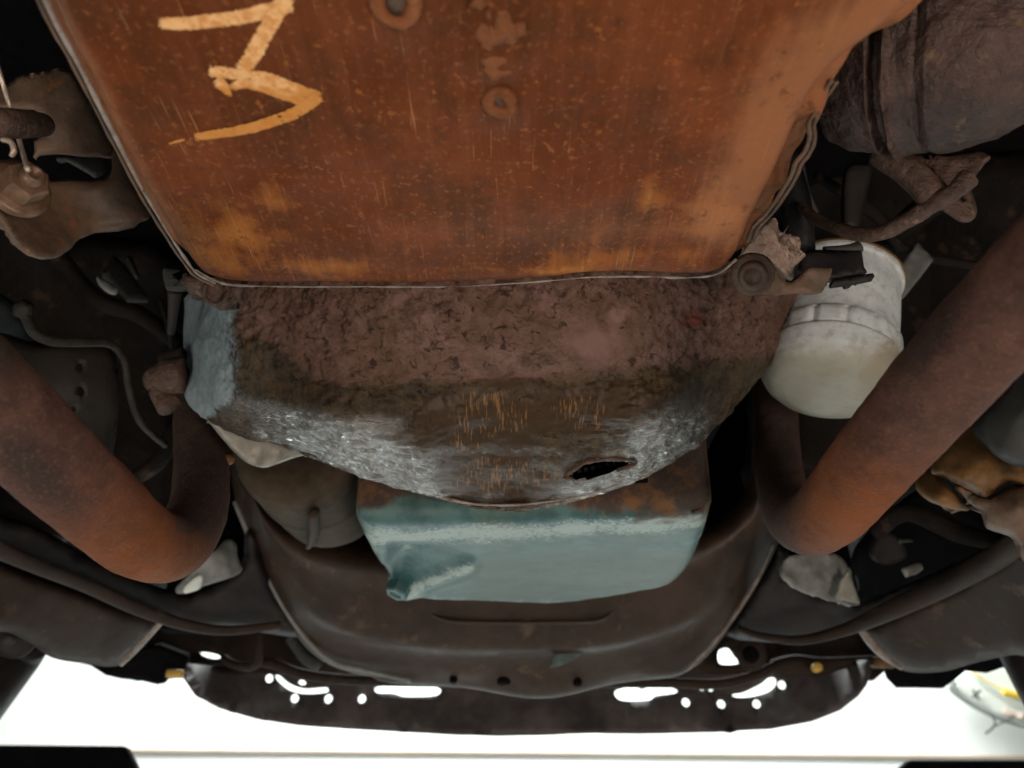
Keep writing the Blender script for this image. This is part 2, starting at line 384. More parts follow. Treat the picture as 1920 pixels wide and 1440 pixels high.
def mat_mark():
    t = NT('orange_paint_mark'); st = t.noise(150, 6, .7); f = t.noise(60, 6, .7)
    col = t.mix(t.step(st, .47, .12), (.60, .27, .085), (.80, .47, .21))
    col = t.mix(t.mth('MULTIPLY', t.stain('worn', f, .8, .5, .08), .8), col, (.50, .19, .025))
    m = t.out(col, .7, t.bump(st, .4, .0006), 0, .25)
    wear = t.mth('ADD', t.attr('edge'), t.mth('MULTIPLY', t.mth('SUBTRACT', t.noise(480, 6, .85), .5), 2.6))
    a = t.step(wear, .16, .12); hole = t.mth('SUBTRACT', 1, t.mth('MULTIPLY', t.step(t.noise(110, 7, .8), .64, .03), 1)); t.link(t.mth('MULTIPLY', a, hole), t.b.inputs['Alpha'])
    return m
M = dict(pan=mat_pan(), bell=mat_bell(), pipe=mat_pipe(), teal=mat_teal(), white=mat_white(), mark=mat_mark())
M['black'] = simple('matte_black', (.0025, .0025, .003), (.006, .0055, .006), 12, (.8, .95), spec=.06)
M['navy'] = simple('dark_undercoat', (.012, .012, .015), (.028, .023, .022), 10, (.45, .7), 80, .5, .002, spec=.3)
M['brown'] = simple('brown_frame_paint', (.017, .011, .0085), (.036, .023, .017), 9, (.55, .8), 60, .4, .002, (.07, .043, .03), spec=.2)
M['dam'] = simple('dusty_black_plastic', (.06, .052, .054), (.16, .14, .14), 5, (.5, .75), 60, .5, .002, spec=.35)
M['crust'] = simple('caked_grease', (.040, .024, .018), (.10, .058, .043), 40, (.45, .75), 150, 1, .004, (.20, .12, .075))
M['canister'] = simple('greasy_canister', (.030, .016, .012), (.068, .037, .030), 22, (.35, .6), 80, 1, .005, (.12, .07, .04))
M['bracket'] = simple('worn_bracket_steel', (.075, .052, .036), (.155, .095, .062), 24, (.4, .65), 130, .5, .0015, (.24, .095, .04))
M['zinc'] = simple('yellow_zinc_plating', (.10, .062, .034), (.20, .115, .075), 60, (.3, .5), 200, .3, .001, metal=.2)
M['grey'] = simple('grey_aluminium', (.16, .17, .17), (.26, .27, .26), 30, (.4, .6), 140, .4, .001)
M['dgrey'] = simple('dull_grey_steel', (.024, .026, .026), (.052, .054, .052), 20, (.5, .7), 100, .4, .001, spec=.3)
M['pale'] = simple('pale_flaked_casting', (.26, .18, .14), (.46, .34, .28), 70, (.5, .8), 160, 1, .003, (.12, .08, .06))
M['fin'] = simple('pale_grey_casting', (.24, .24, .21), (.36, .35, .31), 40, (.35, .5), 140, .5, .001)
M['boltm'] = simple('grimy_bolt', (.05, .032, .022), (.11, .065, .045), 60, (.35, .6), 200, .7, .0015)
M['tan'] = simple('tan_rusted_mount', (.09, .045, .012), (.19, .10, .034), 24, (.45, .7), 110, .6, .002, (.10, .06, .035))
M['starter'] = simple('brown_starter_body', (.035, .027, .018), (.07, .054, .036), 14, (.6, .8), 90, .4, .0015, spec=.12)
M['brass'] = simple('brass_fitting', (.55, .33, .06), (.75, .48, .12), 40, (.2, .4))
M['yellow'] = simple('yellow_plastic', (.78, .50, .03), (.85, .58, .06), 10, (.3, .5))
M['wall'] = simple('white_shop_wall', (.80, .81, .79), (.84, .85, .83), 1.2, (.6, .8), 20, .1, .001)
M['strip'] = simple('beige_wall_trim', (.50, .40, .33), (.60, .49, .41), 3, (.6, .8))
M['floor'] = simple('grey_concrete_floor', (.24, .24, .23), (.32, .31, .30), 2, (.5, .8), 30, .3, .002)
M['whitep'] = simple('white_dial_plastic', (.70, .74, .68), (.78, .81, .75), 4, (.3, .5))
M['edge'] = simple('pale_edge_highlight', (.14, .11, .09), (.30, .27, .25), 60, (.3, .5), 150, .5, .001, (.10, .045, .02))  # pale colour for beads that imitate highlights along edges
M['line'] = simple('dusty_brake_line', (.012, .011, .010), (.032, .030, .025), 40, (.5, .7), spec=.2)
M['rod'] = simple('bright_wire', (.45, .36, .30), (.55, .46, .38), 60, (.25, .4), metal=.4)
# ------------------------------------------------------------------ setting
def slab(name, x0, x1, y0, y1, z0, z1, mat, kind='structure'):
    V = [(x, y, z) for x in (x0, x1) for y in (y0, y1) for z in (z0, z1)]
    Fc = [(0, 1, 3, 2), (4, 6, 7, 5), (0, 4, 5, 1), (2, 3, 7, 6), (0, 2, 6, 4), (1, 5, 7, 3)]
    o = mesh(name, V, Fc, mat, None, False)
    if kind: o['kind'] = kind
    return o
slab('floor', -6, 6, -5, 6.2, -1.75, -1.6, M['floor'])
slab('wall', -6, 6, 6.0, 6.15, -1.6, 3.4, M['wall'])
slab('ceiling', -6, 6, -5, 6.0, 3.4, 3.5, M['wall'])
slab('wall_left', -6.15, -6, -5, 6.0, -1.6, 3.4, M['wall'])
slab('wall_right', 6, 6.15, -5, 6.0, -1.6, 3.4, M['wall'])
slab('wall_back', -6, 6, -5.15, -5, -1.6, 3.4, M['wall'])
ts = tube('wall_trim', [(*PY(-300, 1405, 5.985), .016), (*PY(960, 1411, 5.985), .016), (*PY(2300, 1424, 5.985), .016)], M['strip'], None, 8, 4, world=True)
tag(ts, 'thin beige trim line running across the white wall', 'wall trim')
# the vehicle's own floor and engine bay above the drivetrain
ub = thing('vehicle_underbody', 'black shadowed vehicle body above the pan, pipes and crossmember', 'underbody', (0, .6, .9))
def bar(name, x0, x1, y0, y1, z0, z1, mat, parent, label=None):
    o = slab(name, x0, x1, y0, y1, z0, z1, mat, None); return adopt(o, parent, label)
bar('floor_panel', -1, 1, -2.6, 2.2, .86, .90, M['black'], ub)
bar('side_panel', -1.02, -1, -2.6, 2.2, .35, .90, M['black'], ub); bar('side_panel', 1, 1.02, -2.6, 2.2, .35, .90, M['black'], ub)
bar('engine_block', -.26, .26, .78, 1.15, .42, .86, M['black'], ub)
bar('radiator', -.75, .75, 1.62, 1.68, .34, .88, M['black'], ub)
bar('transmission_case', -.16, .14, -.5, .50, .47, .86, M['navy'], ub)
# ------------------------------------------------------------------ transmission pan
tp = thing('transmission_pan', 'large rust-brown flat transmission pan marked with an orange painted zigzag', 'transmission pan', (0, .2, .35))
ZP = .35
ol_px = [(78, -20), (110, 55), (150, 130), (215, 262), (275, 375), (330, 462), (366, 512), (400, 530), (440, 538), (540, 541), (700, 541), (850, 541), (960, 535), (1040, 529), (1110, 523), (1200, 522), (1290, 524), (1345, 517),
         (1382, 488), (1402, 440), (1428, 385), (1462, 320), (1500, 240), (1535, 180), (1580, 128), (1640, 82), (1700, 35), (1765, -20), (1830, -90), (1900, -200), (1760, -330), (900, -380), (100, -330), (20, -180)]
ol = [tuple(PZ(u, v, ZP))[:2] for u, v in ol_px]; ol = [tuple(p) for p in catmull(ol, 6, True)]
feat = []   # (x, y, r, h) bosses pressed into the sheet
def bos(u, v, r, h): p = PZ(u, v, ZP); feat.append((p.x, p.y, r, h))
bos(940, 190, .019, .0035); bos(930, 110, .014, .003); bos(935, 50, .022, .0035); bos(740, 10, .02, .004)
def pdent(v):
    z = 0
    for x, y, r, h in feat:
        q = math.hypot(v.x - x, v.y - y) / r
        if q < 2: z -= h * math.exp(-q ** 3)
    if v.z < ZP + .012: z += .0022 * noise.fractal(Vector((v.x, v.y, 0)) * 9, 1, 2, 3)
    # dent in the front lip and wavy right flange
    if v.z > ZP + .030 and v.x > .1: z += .0035 * math.sin(v.y * 95) + .002 * math.sin(v.y * 210 + 1)
    return (0, 0, z)
pb = pan('pan_body', ol, ZP, .013, .034, .004, M['pan'], tp, .0055, pdent, (.0006, 60, 4), flange=.020)
_rb = blobs((430, 450, 190, 100), (400, 500, 120, 40), (620, 500, 190, 45), (1330, 400, 110, 110), (1180, 480, 230, 45), (1215, 370, 45, 90), (1010, 508, 380, 16), (500, 380, 90, 60))
mask(pb, 'rust', lambda u, v, p: max(.18 * max(0, min(1, v / 400)), _rb(u, v, p) * .95) + .15 * noise.noise(p * 14))
mask(pb, 'rim', lambda u, v, p: max(0, min(1, (p.z - ZP - .0025) / .004)) * (1 if p.z < ZP + .02 else .3) * (1 if (u < 420 and v < 420) or v > 515 else .1))  # left and front rim marked for the painted highlight
mask(pb, 'pale', lambda u, v, p: max(0, 1 - edist(ol_px, u, v) / (60 if u < 700 else 200)) * (.75 if u < 1300 else 1.1) * (1 - .8 * max(0, min(1, (v - 430) / 60))) + .12)
for u, v, r0 in ((938, 190, .0064), (742, 2, .0092)):
    c = PZ(u, v, ZP - .002)
    rg = tube('rivet_boss', [(c.x + r0 * math.cos(a), c.y + r0 * 1.15 * math.sin(a), c.z - .0008, .0040) for a in [2 * math.pi * k / 14 for k in range(15)]], M['pan'], tp, 10, 2, (.0014, 130, 4), world=True)
    mask(rg, 'rust', lambda u, v, p: .3); mask(rg, 'pale', lambda u, v, p: .58)
    lathe('rivet_core', c + Vector((0, 0, -.0018)), c + Vector((0, 0, .01)), [(0, .0005), (.0001, r0 * .75), (.004, r0 * .8)], M['boltm'], tp, 16)
def lump(pts, name='weld_lump'):
    o = tube(name, [(*PZ(u, v, ZP - .0016), r) for u, v, r in pts], M['pan'], tp, 10, 4, (.0022, 140, 4), world=True); mask(o, 'rust', lambda u, v, p: .3); mask(o, 'pale', lambda u, v, p: .58)
lump([(895, 48, .0035), (915, 62, .006), (945, 55, .006), (985, 50, .004)]); lump([(938, 18, .003), (945, 45, .006), (965, 75, .004)]); lump([(905, 75, .004), (925, 85, .004)])
lump([(903, 104, .003), (930, 108, .0065), (958, 104, .0035)]); lump([(905, 122, .003), (932, 130, .0055), (955, 122, .003)]); lump([(890, -5, .004), (905, 10, .004)])
for k, (off_, dz) in enumerate(((0, 0), (9, .006))):
    tube('flange_lip', [(u + off_, v + off_ * .3, d + dz, .0016) for u, v, d in ((1560, 150, .45), (1538, 180, .46), (1527, 210, .465), (1516, 232, .47), (1518, 258, .475), (1508, 285, .485), (1492, 305, .49), (1482, 332, .50), (1462, 365, .515), (1438, 398, .525), (1412, 425, .54), (1402, 452, .55))], M['bracket'], tp, 10, 6, (.0006, 120, 3))
_le = ((62, -60), (76, -20), (106, 45), (147, 120), (214, 252), (272, 364), (318, 440), (348, 486), (370, 513), (404, 531))
tube('edge_glint_and_lip', [(*(PZ(u, v, ZP + .004)), .0014 if k < 5 else .0010) for k, (u, v) in enumerate(_le)], M['edge'], tp, 10, 8, (.0005, 90, 3), world=True)  # pale bead imitating the highlight along the left edge
tube('edge_glint_and_lip', [(*(PZ(u - 12 + k, v + 4, ZP + .008)), .0012) for k, (u, v) in enumerate(_le)], M['bracket'], tp, 10, 8, (.0005, 90, 3), world=True)  # brown outer lip, no highlight
tube('edge_glint_and_lip', [(*PZ(u, v - 3.5, ZP + .003), .0007) for u, v in ((366, 509), (402, 529), (440, 538), (540, 541), (700, 541), (850, 541), (960, 535), (1040, 529), (1110, 523), (1200, 522), (1290, 524), (1345, 517), (1380, 490))], M['edge'], tp, 10, 10, (.0009, 60, 4), world=True)  # thin pale bead imitating the highlight along the front edge
# painted zigzag, strokes laid on the pan
SUR = ZP - .0016
def mk_stroke(pts, wd):
    pa = resample(catmull(pts, 8), 7, False); V = []; Fc = []; n = len(pa); e = []
    NW = 7
    for i, p in enumerate(pa):
        t = pa[min(i + 1, n - 1)] - pa[max(i - 1, 0)]; t = t / np.linalg.norm(t); nn = np.array([-t[1], t[0]])
        w_ = wd[0] + (wd[1] - wd[0]) * i / (n - 1)
        for k in range(NW):
            s = (k / (NW - 1) * 2 - 1); q = p + nn * s * w_ * (1 + .12 * noise.noise(Vector((p[0] * .03, p[1] * .03, s))))
            V.append(PZ(q[0], q[1], SUR)); e.append(min(1, (1 - abs(s)) * 1.7) * min(1, min(i, n - 1 - i) / 3 + .15))
    for i in range(n - 1):
        for k in range(NW - 1): a = i * NW + k; Fc.append((a, a + 1, a + 1 + NW, a + NW))
    return V, Fc, e
strokes = [([(296, 48), (345, 48), (400, 43), (460, 34), (548, 12)], (13, 16)), ([(540, -8), (520, 25), (490, 75), (470, 112), (450, 138)], (19, 17)),
           ([(390, 138), (430, 142), (500, 150), (560, 172), (602, 186)], (12, 13)), ([(404, 152), (420, 168), (432, 184)], (15, 5)), ([(430, 168), (470, 160), (540, 182), (580, 196)], (10, 10)),
           ([(600, 180), (560, 208), (500, 232), (430, 250), (364, 259)], (13, 9)), ([(345, 264), (330, 268), (316, 272)], (3, 2))]
V, Fc, Ed = [], [], []
for si, (pts, wd) in enumerate(strokes):
    a, b, e = mk_stroke(pts, wd); k0 = len(V); V += [p - Vector((0, 0, .00012 * si)) for p in a]; Fc += [tuple(i + k0 for i in f) for f in b]; Ed += e
pm = mesh('paint_mark', V, Fc, M['mark'], tp, label='pale orange hand-painted zigzag mark')
a_ = pm.data.attributes.new('edge', 'FLOAT', 'POINT'); a_.data.foreach_set('value', Ed)
mask(pm, 'worn', lambda u, v, p: max(0, min(1, (v - 90) / 110)) * .75)
pv = {}  # drape the mark on the dished pan surface
from mathutils.bvhtree import BVHTree
bv = BVHTree.FromPolygons([v.co for v in pb.data.vertices], [tuple(p.vertices) for p in pb.data.polygons])
for i, v in enumerate(pm.data.vertices):
    h = bv.ray_cast(Vector((v.co.x, v.co.y, 0)), Vector((0, 0, 1)))
    if h[0] is not None: v.co.z = h[0].z - .0003 - (SUR - v.co.z)
# ------------------------------------------------------------------ bell housing
bh = thing('bell_housing', 'oily purple-brown bell housing hanging below the front edge of the rusty pan', 'bell housing', (0, .6, .3))
rows = [
 [(455, 505, .52), (510, 505, .505), (580, 503, .50), (670, 503, .495), (780, 503, .495), (920, 503, .495), (1060, 500, .495), (1160, 500, .495), (1250, 498, .50), (1350, 495, .52), (1475, 480, .57)],
 [(420, 535, .56), (455, 570, .54), (530, 600, .53), (640, 610, .522), (760, 620, .52), (910, 625, .52), (1060, 622, .522), (1170, 612, .526), (1270, 590, .535), (1365, 560, .56), (1490, 492, .60)],
 [(390, 545, .61), (425, 630, .58), (490, 685, .563), (610, 706, .556), (750, 722, .555), (900, 712, .562), (1080, 708, .566), (1200, 700, .566), (1300, 660, .575), (1395, 600, .60), (1500, 500, .64)],
 [(365, 550, .65), (385, 660, .62), (430, 735, .605), (580, 772, .572), (735, 806, .578), (880, 800, .600), (1060, 795, .604), (1215, 775, .585), (1320, 705, .60), (1412, 630, .64), (1508, 505, .68)],
 [(350, 555, .69), (360, 672, .67), (398, 756, .640), (565, 815, .6205), (735, 862, .632), (910, 885, .650), (1075, 870, .650), (1235, 830, .648), (1340, 755, .645), (1440, 645, .68), (1524, 498, .72)],
 [(343, 560, .72), (343, 680, .69), (372, 770, .665), (560, 846, .669), (735, 907, .697), (930, 949, .72), (1090, 931, .722), (1240, 875, .706), (1352, 788, .69), (1456, 662, .72), (1532, 500, .74)]]
rows3 = [[np.array(PY(u, v, y)) for u, v, y in r] for r in rows]
last = rows3[-1]; cen = np.array((.0, .72, .52))
rows3.append([p + (cen - p) * .012 + np.array((0, .006, 0)) for p in last]); rows3.append([p + (cen - p) * .10 + np.array((0, .016, 0)) for p in last]); rows3.append([p + (cen - p) * .5 + np.array((0, .02, 0)) for p in last])
fine_rows = [catmull(r, 30) for r in rows3]; NC = len(fine_rows[0])
cols = [catmull([fr[j] for fr in fine_rows], 26) for j in range(NC)]; NR = len(cols[0])
V = [Vector(cols[j][i]) for j in range(NC) for i in range(NR)]
slot = [(1068, 893), (1085, 876), (1110, 866), (1150, 862), (1185, 866), (1170, 876), (1130, 887), (1090, 894)]
slot_s = catmull(slot, 6, True)
Fc = []
for j in range(NC - 1):
    for i in range(NR - 1):
        a = j * NR + i; cc = (V[a] + V[a + NR + 1]) / 2
        if i < 26 * 5:
            u, v = proj(cc)
            if 1060 < u < 1190 and 855 < v < 900 and inside(slot_s, u, v): continue
        Fc.append((a, a + 1, a + NR + 1, a + NR))
be = mesh('housing_shell', V, Fc, M['bell'], bh)
if sum(p.normal.dot(p.center) * p.area for p in be.data.polygons) > 0: be.data.flip_normals()
bb = blobs((930, 880, 150, 120), (690, 850, 0.1, .1))
def bell_disp(o):
    me = o.data; me.update(); nn = [v.normal.copy() for v in me.vertices]
    for v, n in zip(me.vertices, nn):
        u, w_ = proj(v.co); q = v.co
        d = .0045 * noise.fractal(q * 14, 1, 2, 3)
        flank = max(0, min(1, (w_ - 740) / 60)) * max(0, min(1, (abs(u - 935) - 60) / 120))
        sm = math.exp(-(((u - 1130) / 110) ** 2 + ((w_ - 630) / 60) ** 2)); al = max(0, min(1, (450 - u) / 60))
        rg = (1 - .85 * sm) * (1 - .85 * al)
        rg *= 1 - .7 * math.exp(-((u - 930) / 110) ** 2 - ((w_ - 830) / 110) ** 2)
        rg *= (1 - .6 * flank) * (1 + .9 * max(0, min(1, (690 - w_) / 60)) * (1 - sm))
        d += .0020 * rg * (noise.fractal(q * 75, .8, 2.1, 5)) + .0014 * rg * noise.fractal(q * 170, .8, 2, 3)
        # pushed folds of grease on the flanks, running across the slope
        qq = Vector((q.x * 45 + q.y * 30, q.y * 210, q.z * 210)); d += .0017 * flank * noise.fractal(qq, .9, 2, 4) + .0022 * flank * noise.fractal(Vector((q.x * 16, q.y * 60, q.z * 60)), 1, 2, 3)
        d += -.006 * math.exp(-((u - 800) / 60) ** 2 - ((w_ - 850) / 70) ** 2)      # hollow left of the lobe
        d += -.006 * math.exp(-((u - 960) / 190) ** 2 - ((w_ - 765) / 34) ** 2)       # pocket under the crease
        d += .006 * math.exp(-((u - 940) / 95) ** 2 - ((w_ - 905) / 60) ** 2)         # lobe
        d += .0015 * sm * math.sin((u - .35 * w_) * .13)
        v.co += n * d
    me.update()
bell_disp(be)
mask(be, 'wet', lambda u, v, p: max(0, min(1, .5 + (v - 715 + .10 * abs(u - 960) * (1 if u > 960 else -.1)) / 120 + (.9 * max(0, min(1, (600 - u) / 120)) * max(0, min(1, (v - 560) / 90))))))
mask(be, 'sheen', lambda u, v, p: max(blobs((640, 840, 190, 52, 18), (520, 775, 90, 22, 12), (1220, 850, 120, 50, -38), (1060, 930, 120, 20, -10), (840, 925, 110, 22, 8), (900, 845, 130, 10), (700, 800, 60, 20))(u, v, p), 0) if v > 720 else 0)
mask(be, 'lobe', lambda u, v, p: max(blobs((925, 840, 80, 110), (950, 765, 150, 56), (1110, 762, 130, 46, -8), (835, 800, 62, 60), (880, 900, 70, 50), (985, 915, 60, 40))(u, v, p) - (.6 if v < 706 - .02 * abs(u - 1000) else 0), 0))
mask(be, 'smooth', blobs((1115, 645, 62, 42), (1160, 590, 30, 22)))
mask(be, 'red', blobs((1300, 600, 26, 20)))
mask(be, 'alu', lambda u, v, p: max(0, min(1.2, .5 + (440 - u) / 70 - max(0, 575 - v) / 40 - max(0, v - 745) / 60)) if v < 830 else 0)
mask(be, 'scratch', blobs((920, 775, 75, 42), (1085, 775, 55, 34), (940, 895, 95, 36), (880, 820, 30, 26)))
# slot: grease lip and dark void behind
ce = lambda u, v: PY(u, v, .66)
bvb = BVHTree.FromPolygons([v.co for v in be.data.vertices], [tuple(p.vertices) for p in be.data.polygons])
def onbell(u, v, dd=0):
    r_ = ray(u, v).normalized(); h = bvb.ray_cast(Vector((0, 0, 0)), r_)
    if h[0] is None: h = (PY(u, v, .69),)
    return h[0] + r_ * dd
lp = []
cu, cv = 1127, 879
for p in resample(slot_s, 8):
    q = np.array([cu, cv]) + (p - np.array([cu, cv])) * 1.12; h = onbell(q[0], q[1]); lp.append((*h, .0022))
lp.append(lp[0]); tube('slot_lip', lp, M['crust'], bh, 8, 2, (.0012, 170, 4), world=True)
tube('rim_highlight', [(*PY(u, v, .712 if u > 780 else .69), .0010) for u, v in ((600, 860), (680, 888), (735, 905), (800, 925), (870, 942), (930, 947), (1000, 944), (1090, 930), (1170, 905), (1240, 874), (1300, 835))], M['edge'], bh, 8, 8, (.0012, 60, 4), world=True)  # pale bead imitating the bright reflection along the lower rim
DV = DS([(1060, 850, .80), (1200, 850, .80), (1130, 910, .80), (1000, 900, .80)])
sheet('slot_dark_back', [(1040, 840), (1215, 835), (1215, 905), (1040, 915)], DV, M['black'], bh, smooth=False, step=14)  # black sheet put behind the slot for its dark depth
for k in range(7):
    u = 1085 + k * 13; p = PY(u, 884 - k * 2.3, .715); hexhead('gear_tooth', p, (0, -1, -.3), .0032, .006, M['dgrey'], bh)
# left fin, bolts and ears
DF = DS([(372, 768, .752), (440, 850, .748), (575, 852, .745), (480, 815, .758), (520, 875, .748)])
sheet('edge_fin', [(374, 766), (392, 792), (428, 836), (460, 866), (492, 877), (515, 872), (548, 860), (580, 850), (575, 840), (480, 812), (410, 786)], DF, M['fin'], bh, step=8, thick=.01, roll=(10, .006),
      dent=lambda u, v: -.004 * math.exp(-((u - 498) / 10) ** 2 - ((v - 862) / 12) ** 2) + .007 * math.exp(-((u - 483) / 8) ** 2 - ((v - 858) / 14) ** 2) + .006 * math.exp(-((u - 518) / 8) ** 2 - ((v - 856) / 12) ** 2))
DE = DS([(340, 520, .60), (450, 520, .58), (340, 580, .63), (450, 585, .60)])
sheet('bolt_ear', [(336, 527), (350, 520), (382, 518), (410, 528), (450, 535), (458, 560), (448, 578), (415, 576), (385, 566), (356, 556), (345, 545)], DE, M['crust'], bh, step=7, thick=.02, roll=(12, .010), rough=(.004, 75, 5))
n_ = -ray(405, 545).normalized()
lathe('bolt', P(405, 546, .60), P(405, 546, .50), [(-.01, .0105), (.006, .0105), (.009, .008), (.011, .003)], M['crust'], bh, 20, rough=(.0012, 160, 3))
tube('bolt_ring', [(*(P(405, 546, .587) + Vector((math.cos(a), math.sin(a) * -.4, math.sin(a))) * .0095), .0018) for a in [2 * math.pi * k / 12 for k in range(13)]], M['crust'], bh, 8, 2, (.0006, 150, 3), world=True)
# ------------------------------------------------------------------ bracket, bolt and pale block at the right corner
br = thing('corner_bracket', 'brown bracket with a washered bolt at the pan corner beside the pale block', 'bracket', P(1450, 520, .62))
DB = DS([(1380, 540, .60), (1560, 505, .62), (1480, 560, .61)])
sheet('bracket_plate', [(1378, 500), (1440, 490), (1456, 505), (1472, 528), (1486, 531), (1503, 519), (1520, 502), (1562, 503), (1556, 522), (1541, 549), (1500, 549), (1440, 550), (1395, 545)], DB, M['bracket'], br, step=7, thick=.006, smooth=False, rough=(.0012, 90, 4))
c = P(1411, 514, .585); nb_ = (-ray(1411, 514)).normalized() + Vector((0, 0, -.25))
lathe('washer', c, c + nb_, [(-.004, .0165), (.001, .0168), (.003, .0155), (.0035, .010)], M['boltm'], br, 32, rough=(.0006, 120, 3))
lathe('bolt_head', c, c + nb_, [(0, .0115), (.008, .0112), (.0105, .0095), (.0105, .0070), (.0085, .0062), (.0082, .001)], M['boltm'], br, 28, rough=(.0004, 160, 3))
pbk = sheet('casting_block', [(1384, 488), (1396, 462), (1412, 438), (1450, 409), (1462, 432), (1480, 438), (1498, 447), (1499, 462), (1488, 487), (1486, 522), (1474, 522), (1452, 500), (1428, 486)],
      DS([(1384, 488, .62), (1450, 409, .63), (1499, 450, .65), (1480, 520, .635), (1440, 460, .615)]), M['pale'], None, step=4, thick=.025, roll=(9, .008), rough=(.0016, 60, 5))
tag(pbk, 'pale pinkish flaked casting lug just above the washered bolt', 'casting lug')
cn = thing('wiring_connector', 'black rectangular connector box sitting over the top of the white oil filter', 'connector', P(1560, 490, .66))
sheet('connector_body', [(1502, 474), (1520, 468), (1616, 470), (1620, 500), (1626, 510), (1600, 522), (1560, 528), (1510, 524), (1495, 505)], DS([(1500, 474, .66), (1620, 470, .67), (1600, 522, .65), (1500, 530, .65)]), M['navy'], cn, step=9, thick=.02, roll=(10, .006), smooth=False)
sheet('connector_lip', [(1560, 524), (1600, 517), (1637, 512), (1640, 518), (1605, 525), (1562, 531)], DS([(1560, 520, .64), (1640, 515, .655), (1600, 530, .64)]), M['navy'], cn, step=6, thick=.006, smooth=False)
sheet('connector_tab', [(1586, 526), (1600, 524), (1597, 534), (1590, 541), (1586, 534)], DS([(1586, 526, .645), (1600, 524, .65), (1590, 541, .645)]), M['navy'], cn, step=4, thick=.004)
tube('top_tube', [(1545, 470, .68, .004), (1575, 468, .68, .004), (1600, 467, .68, .0055), (1612, 462, .68, .0055)], M['dgrey'], cn, 10, 4)
# ------------------------------------------------------------------ oil filter
of = thing('oil_filter', 'dirty white spin-on oil filter hanging between bell housing and right pipe', 'oil filter', P(1547, 722, .72))
Bc = P(1552, 716, .86); Ac = Bc + Vector((.046, .0, .152))
axis = (Ac - Bc).normalized()
prof = [(-.020, .004), (-.0195, .020), (-.017, .038), (-.011, .052), (-.003, .061), (.006, .0655), (.018, .067), (.024, .0672), (.027, .065), (.030, .0655), (.046, .0655), (.049, .0625), (.055, .062), (.116, .061), (.123, .0615), (.126, .064), (.132, .064), (.134, .060), (.135, .02)]
prof = [(t * 1.16, r * 1.16) for t, r in prof]
def flute(t, an):
    t = t / 1.16
    if .0265 < t < .0475:
        return 1 - .055 * max(0, 1 - abs(((an * 14 / (2 * math.pi)) % 1) - .5) / .16) ** 1 if abs(((an * 14 / (2 * math.pi)) % 1) - .5) < .16 else 1
    return 1
fb = lathe('filter_can', Bc, Ac, prof, M['white'], of, 224, flute, (.0007, 40, 3), sub=3)
mask(fb, 'dirt', blobs((1650, 700, 30, 60, 25), (1600, 780, 40, 20)))
mask(fb, 'dull', lambda u, v, p: max(0, min(1, .5 + (v - 650) / 100)))  # painted shading, growing towards the bottom
tube('top_gasket_rim', [(*(Bc + axis * .153 + (axis.orthogonal().normalized() * math.cos(a) + axis.cross(axis.orthogonal().normalized()) * math.sin(a)) * .0735), .0024) for a in [2 * math.pi * k / 40 for k in range(41)]], M['tan'], of, 8, 1, world=True)
# ------------------------------------------------------------------ exhaust pipes
def pipe(name, pts, label):
    o = tube(name, pts, M['pipe'], None, 72, 22, (.0007, 60, 4))
    return tag(o, label, 'exhaust pipe', 'exhaust down pipes')
rp = .0277
pl = pipe('exhaust_pipe', [(-260, 545, .35, rp), (-120, 660, .385, rp), (0, 770, .42, rp), (100, 868, .455, rp), (190, 950, .50, rp), (268, 1015, .56, rp), (330, 1022, .64, rp), (370, 962, .72, rp), (378, 880, .79, rp), (374, 800, .84, rp), (372, 700, .90, rp)],
     'left exhaust pipe, brown fading to orange at its lower elbow')
mask(pl, 'orange', lambda u, v, p: max(0, min(1, .5 + (-(p - P(285, 1060, .55)).length + .085) / .20)) * (1 if u < 330 or v > 1000 else .4))
mask(pl, 'darkened', blobs((60, 880, 100, 40, 45), (375, 840, 70, 190), (0, 640, 60, 60)))
prr = pipe('exhaust_pipe', [(2180, 320, .325, rp), (2040, 440, .355, rp), (1920, 553, .39, rp), (1800, 675, .43, rp), (1700, 790, .475, rp), (1612, 893, .53, rp), (1553, 962, .60, rp), (1508, 982, .68, rp), (1476, 950, .79, rp), (1460, 880, .91, rp), (1456, 800, .98, rp), (1452, 700, 1.02, rp)],
     'right exhaust pipe in front of the white oil filter')
mask(prr, 'orange', lambda u, v, p: max(0, min(1, .5 + (-(p - P(1620, 990, .54)).length + .075) / .18)))
mask(prr, 'darkened', blobs((1750, 620, 30, 90, 35), (1455, 840, 55, 190)))
# ------------------------------------------------------------------ engine oil pan
ep = thing('engine_oil_pan', 'teal-painted engine oil pan with rusty upper edge below the bell housing', 'oil pan', P(1000, 1050, .95))
ZE = .285
epx = [(664, 985), (690, 975), (800, 975), (1000, 972), (1200, 962), (1300, 950), (1336, 950), (1332, 990), (1315, 1035), (1292, 1078), (1262, 1103), (1200, 1116), (1100, 1131), (1000, 1135), (880, 1132), (790, 1126), (745, 1112), (712, 1075), (680, 1020)]
eol = [tuple(PZ(u, v, ZE))[:2] for u, v in epx]; eol = [tuple(p) for p in catmull(eol, 6, True)]
def seg_d(u, v, a, b):
    ax, ay = a; bx, by = b; t = max(0, min(1, ((u - ax) * (bx - ax) + (v - ay) * (by - ay)) / ((bx - ax) ** 2 + (by - ay) ** 2)))
    return math.hypot(u - ax - t * (bx - ax), v - ay - t * (by - ay)), t
TRI = [(728, 1020), (800, 1022), (885, 1045), (800, 1078), (750, 1092), (722, 1065)]
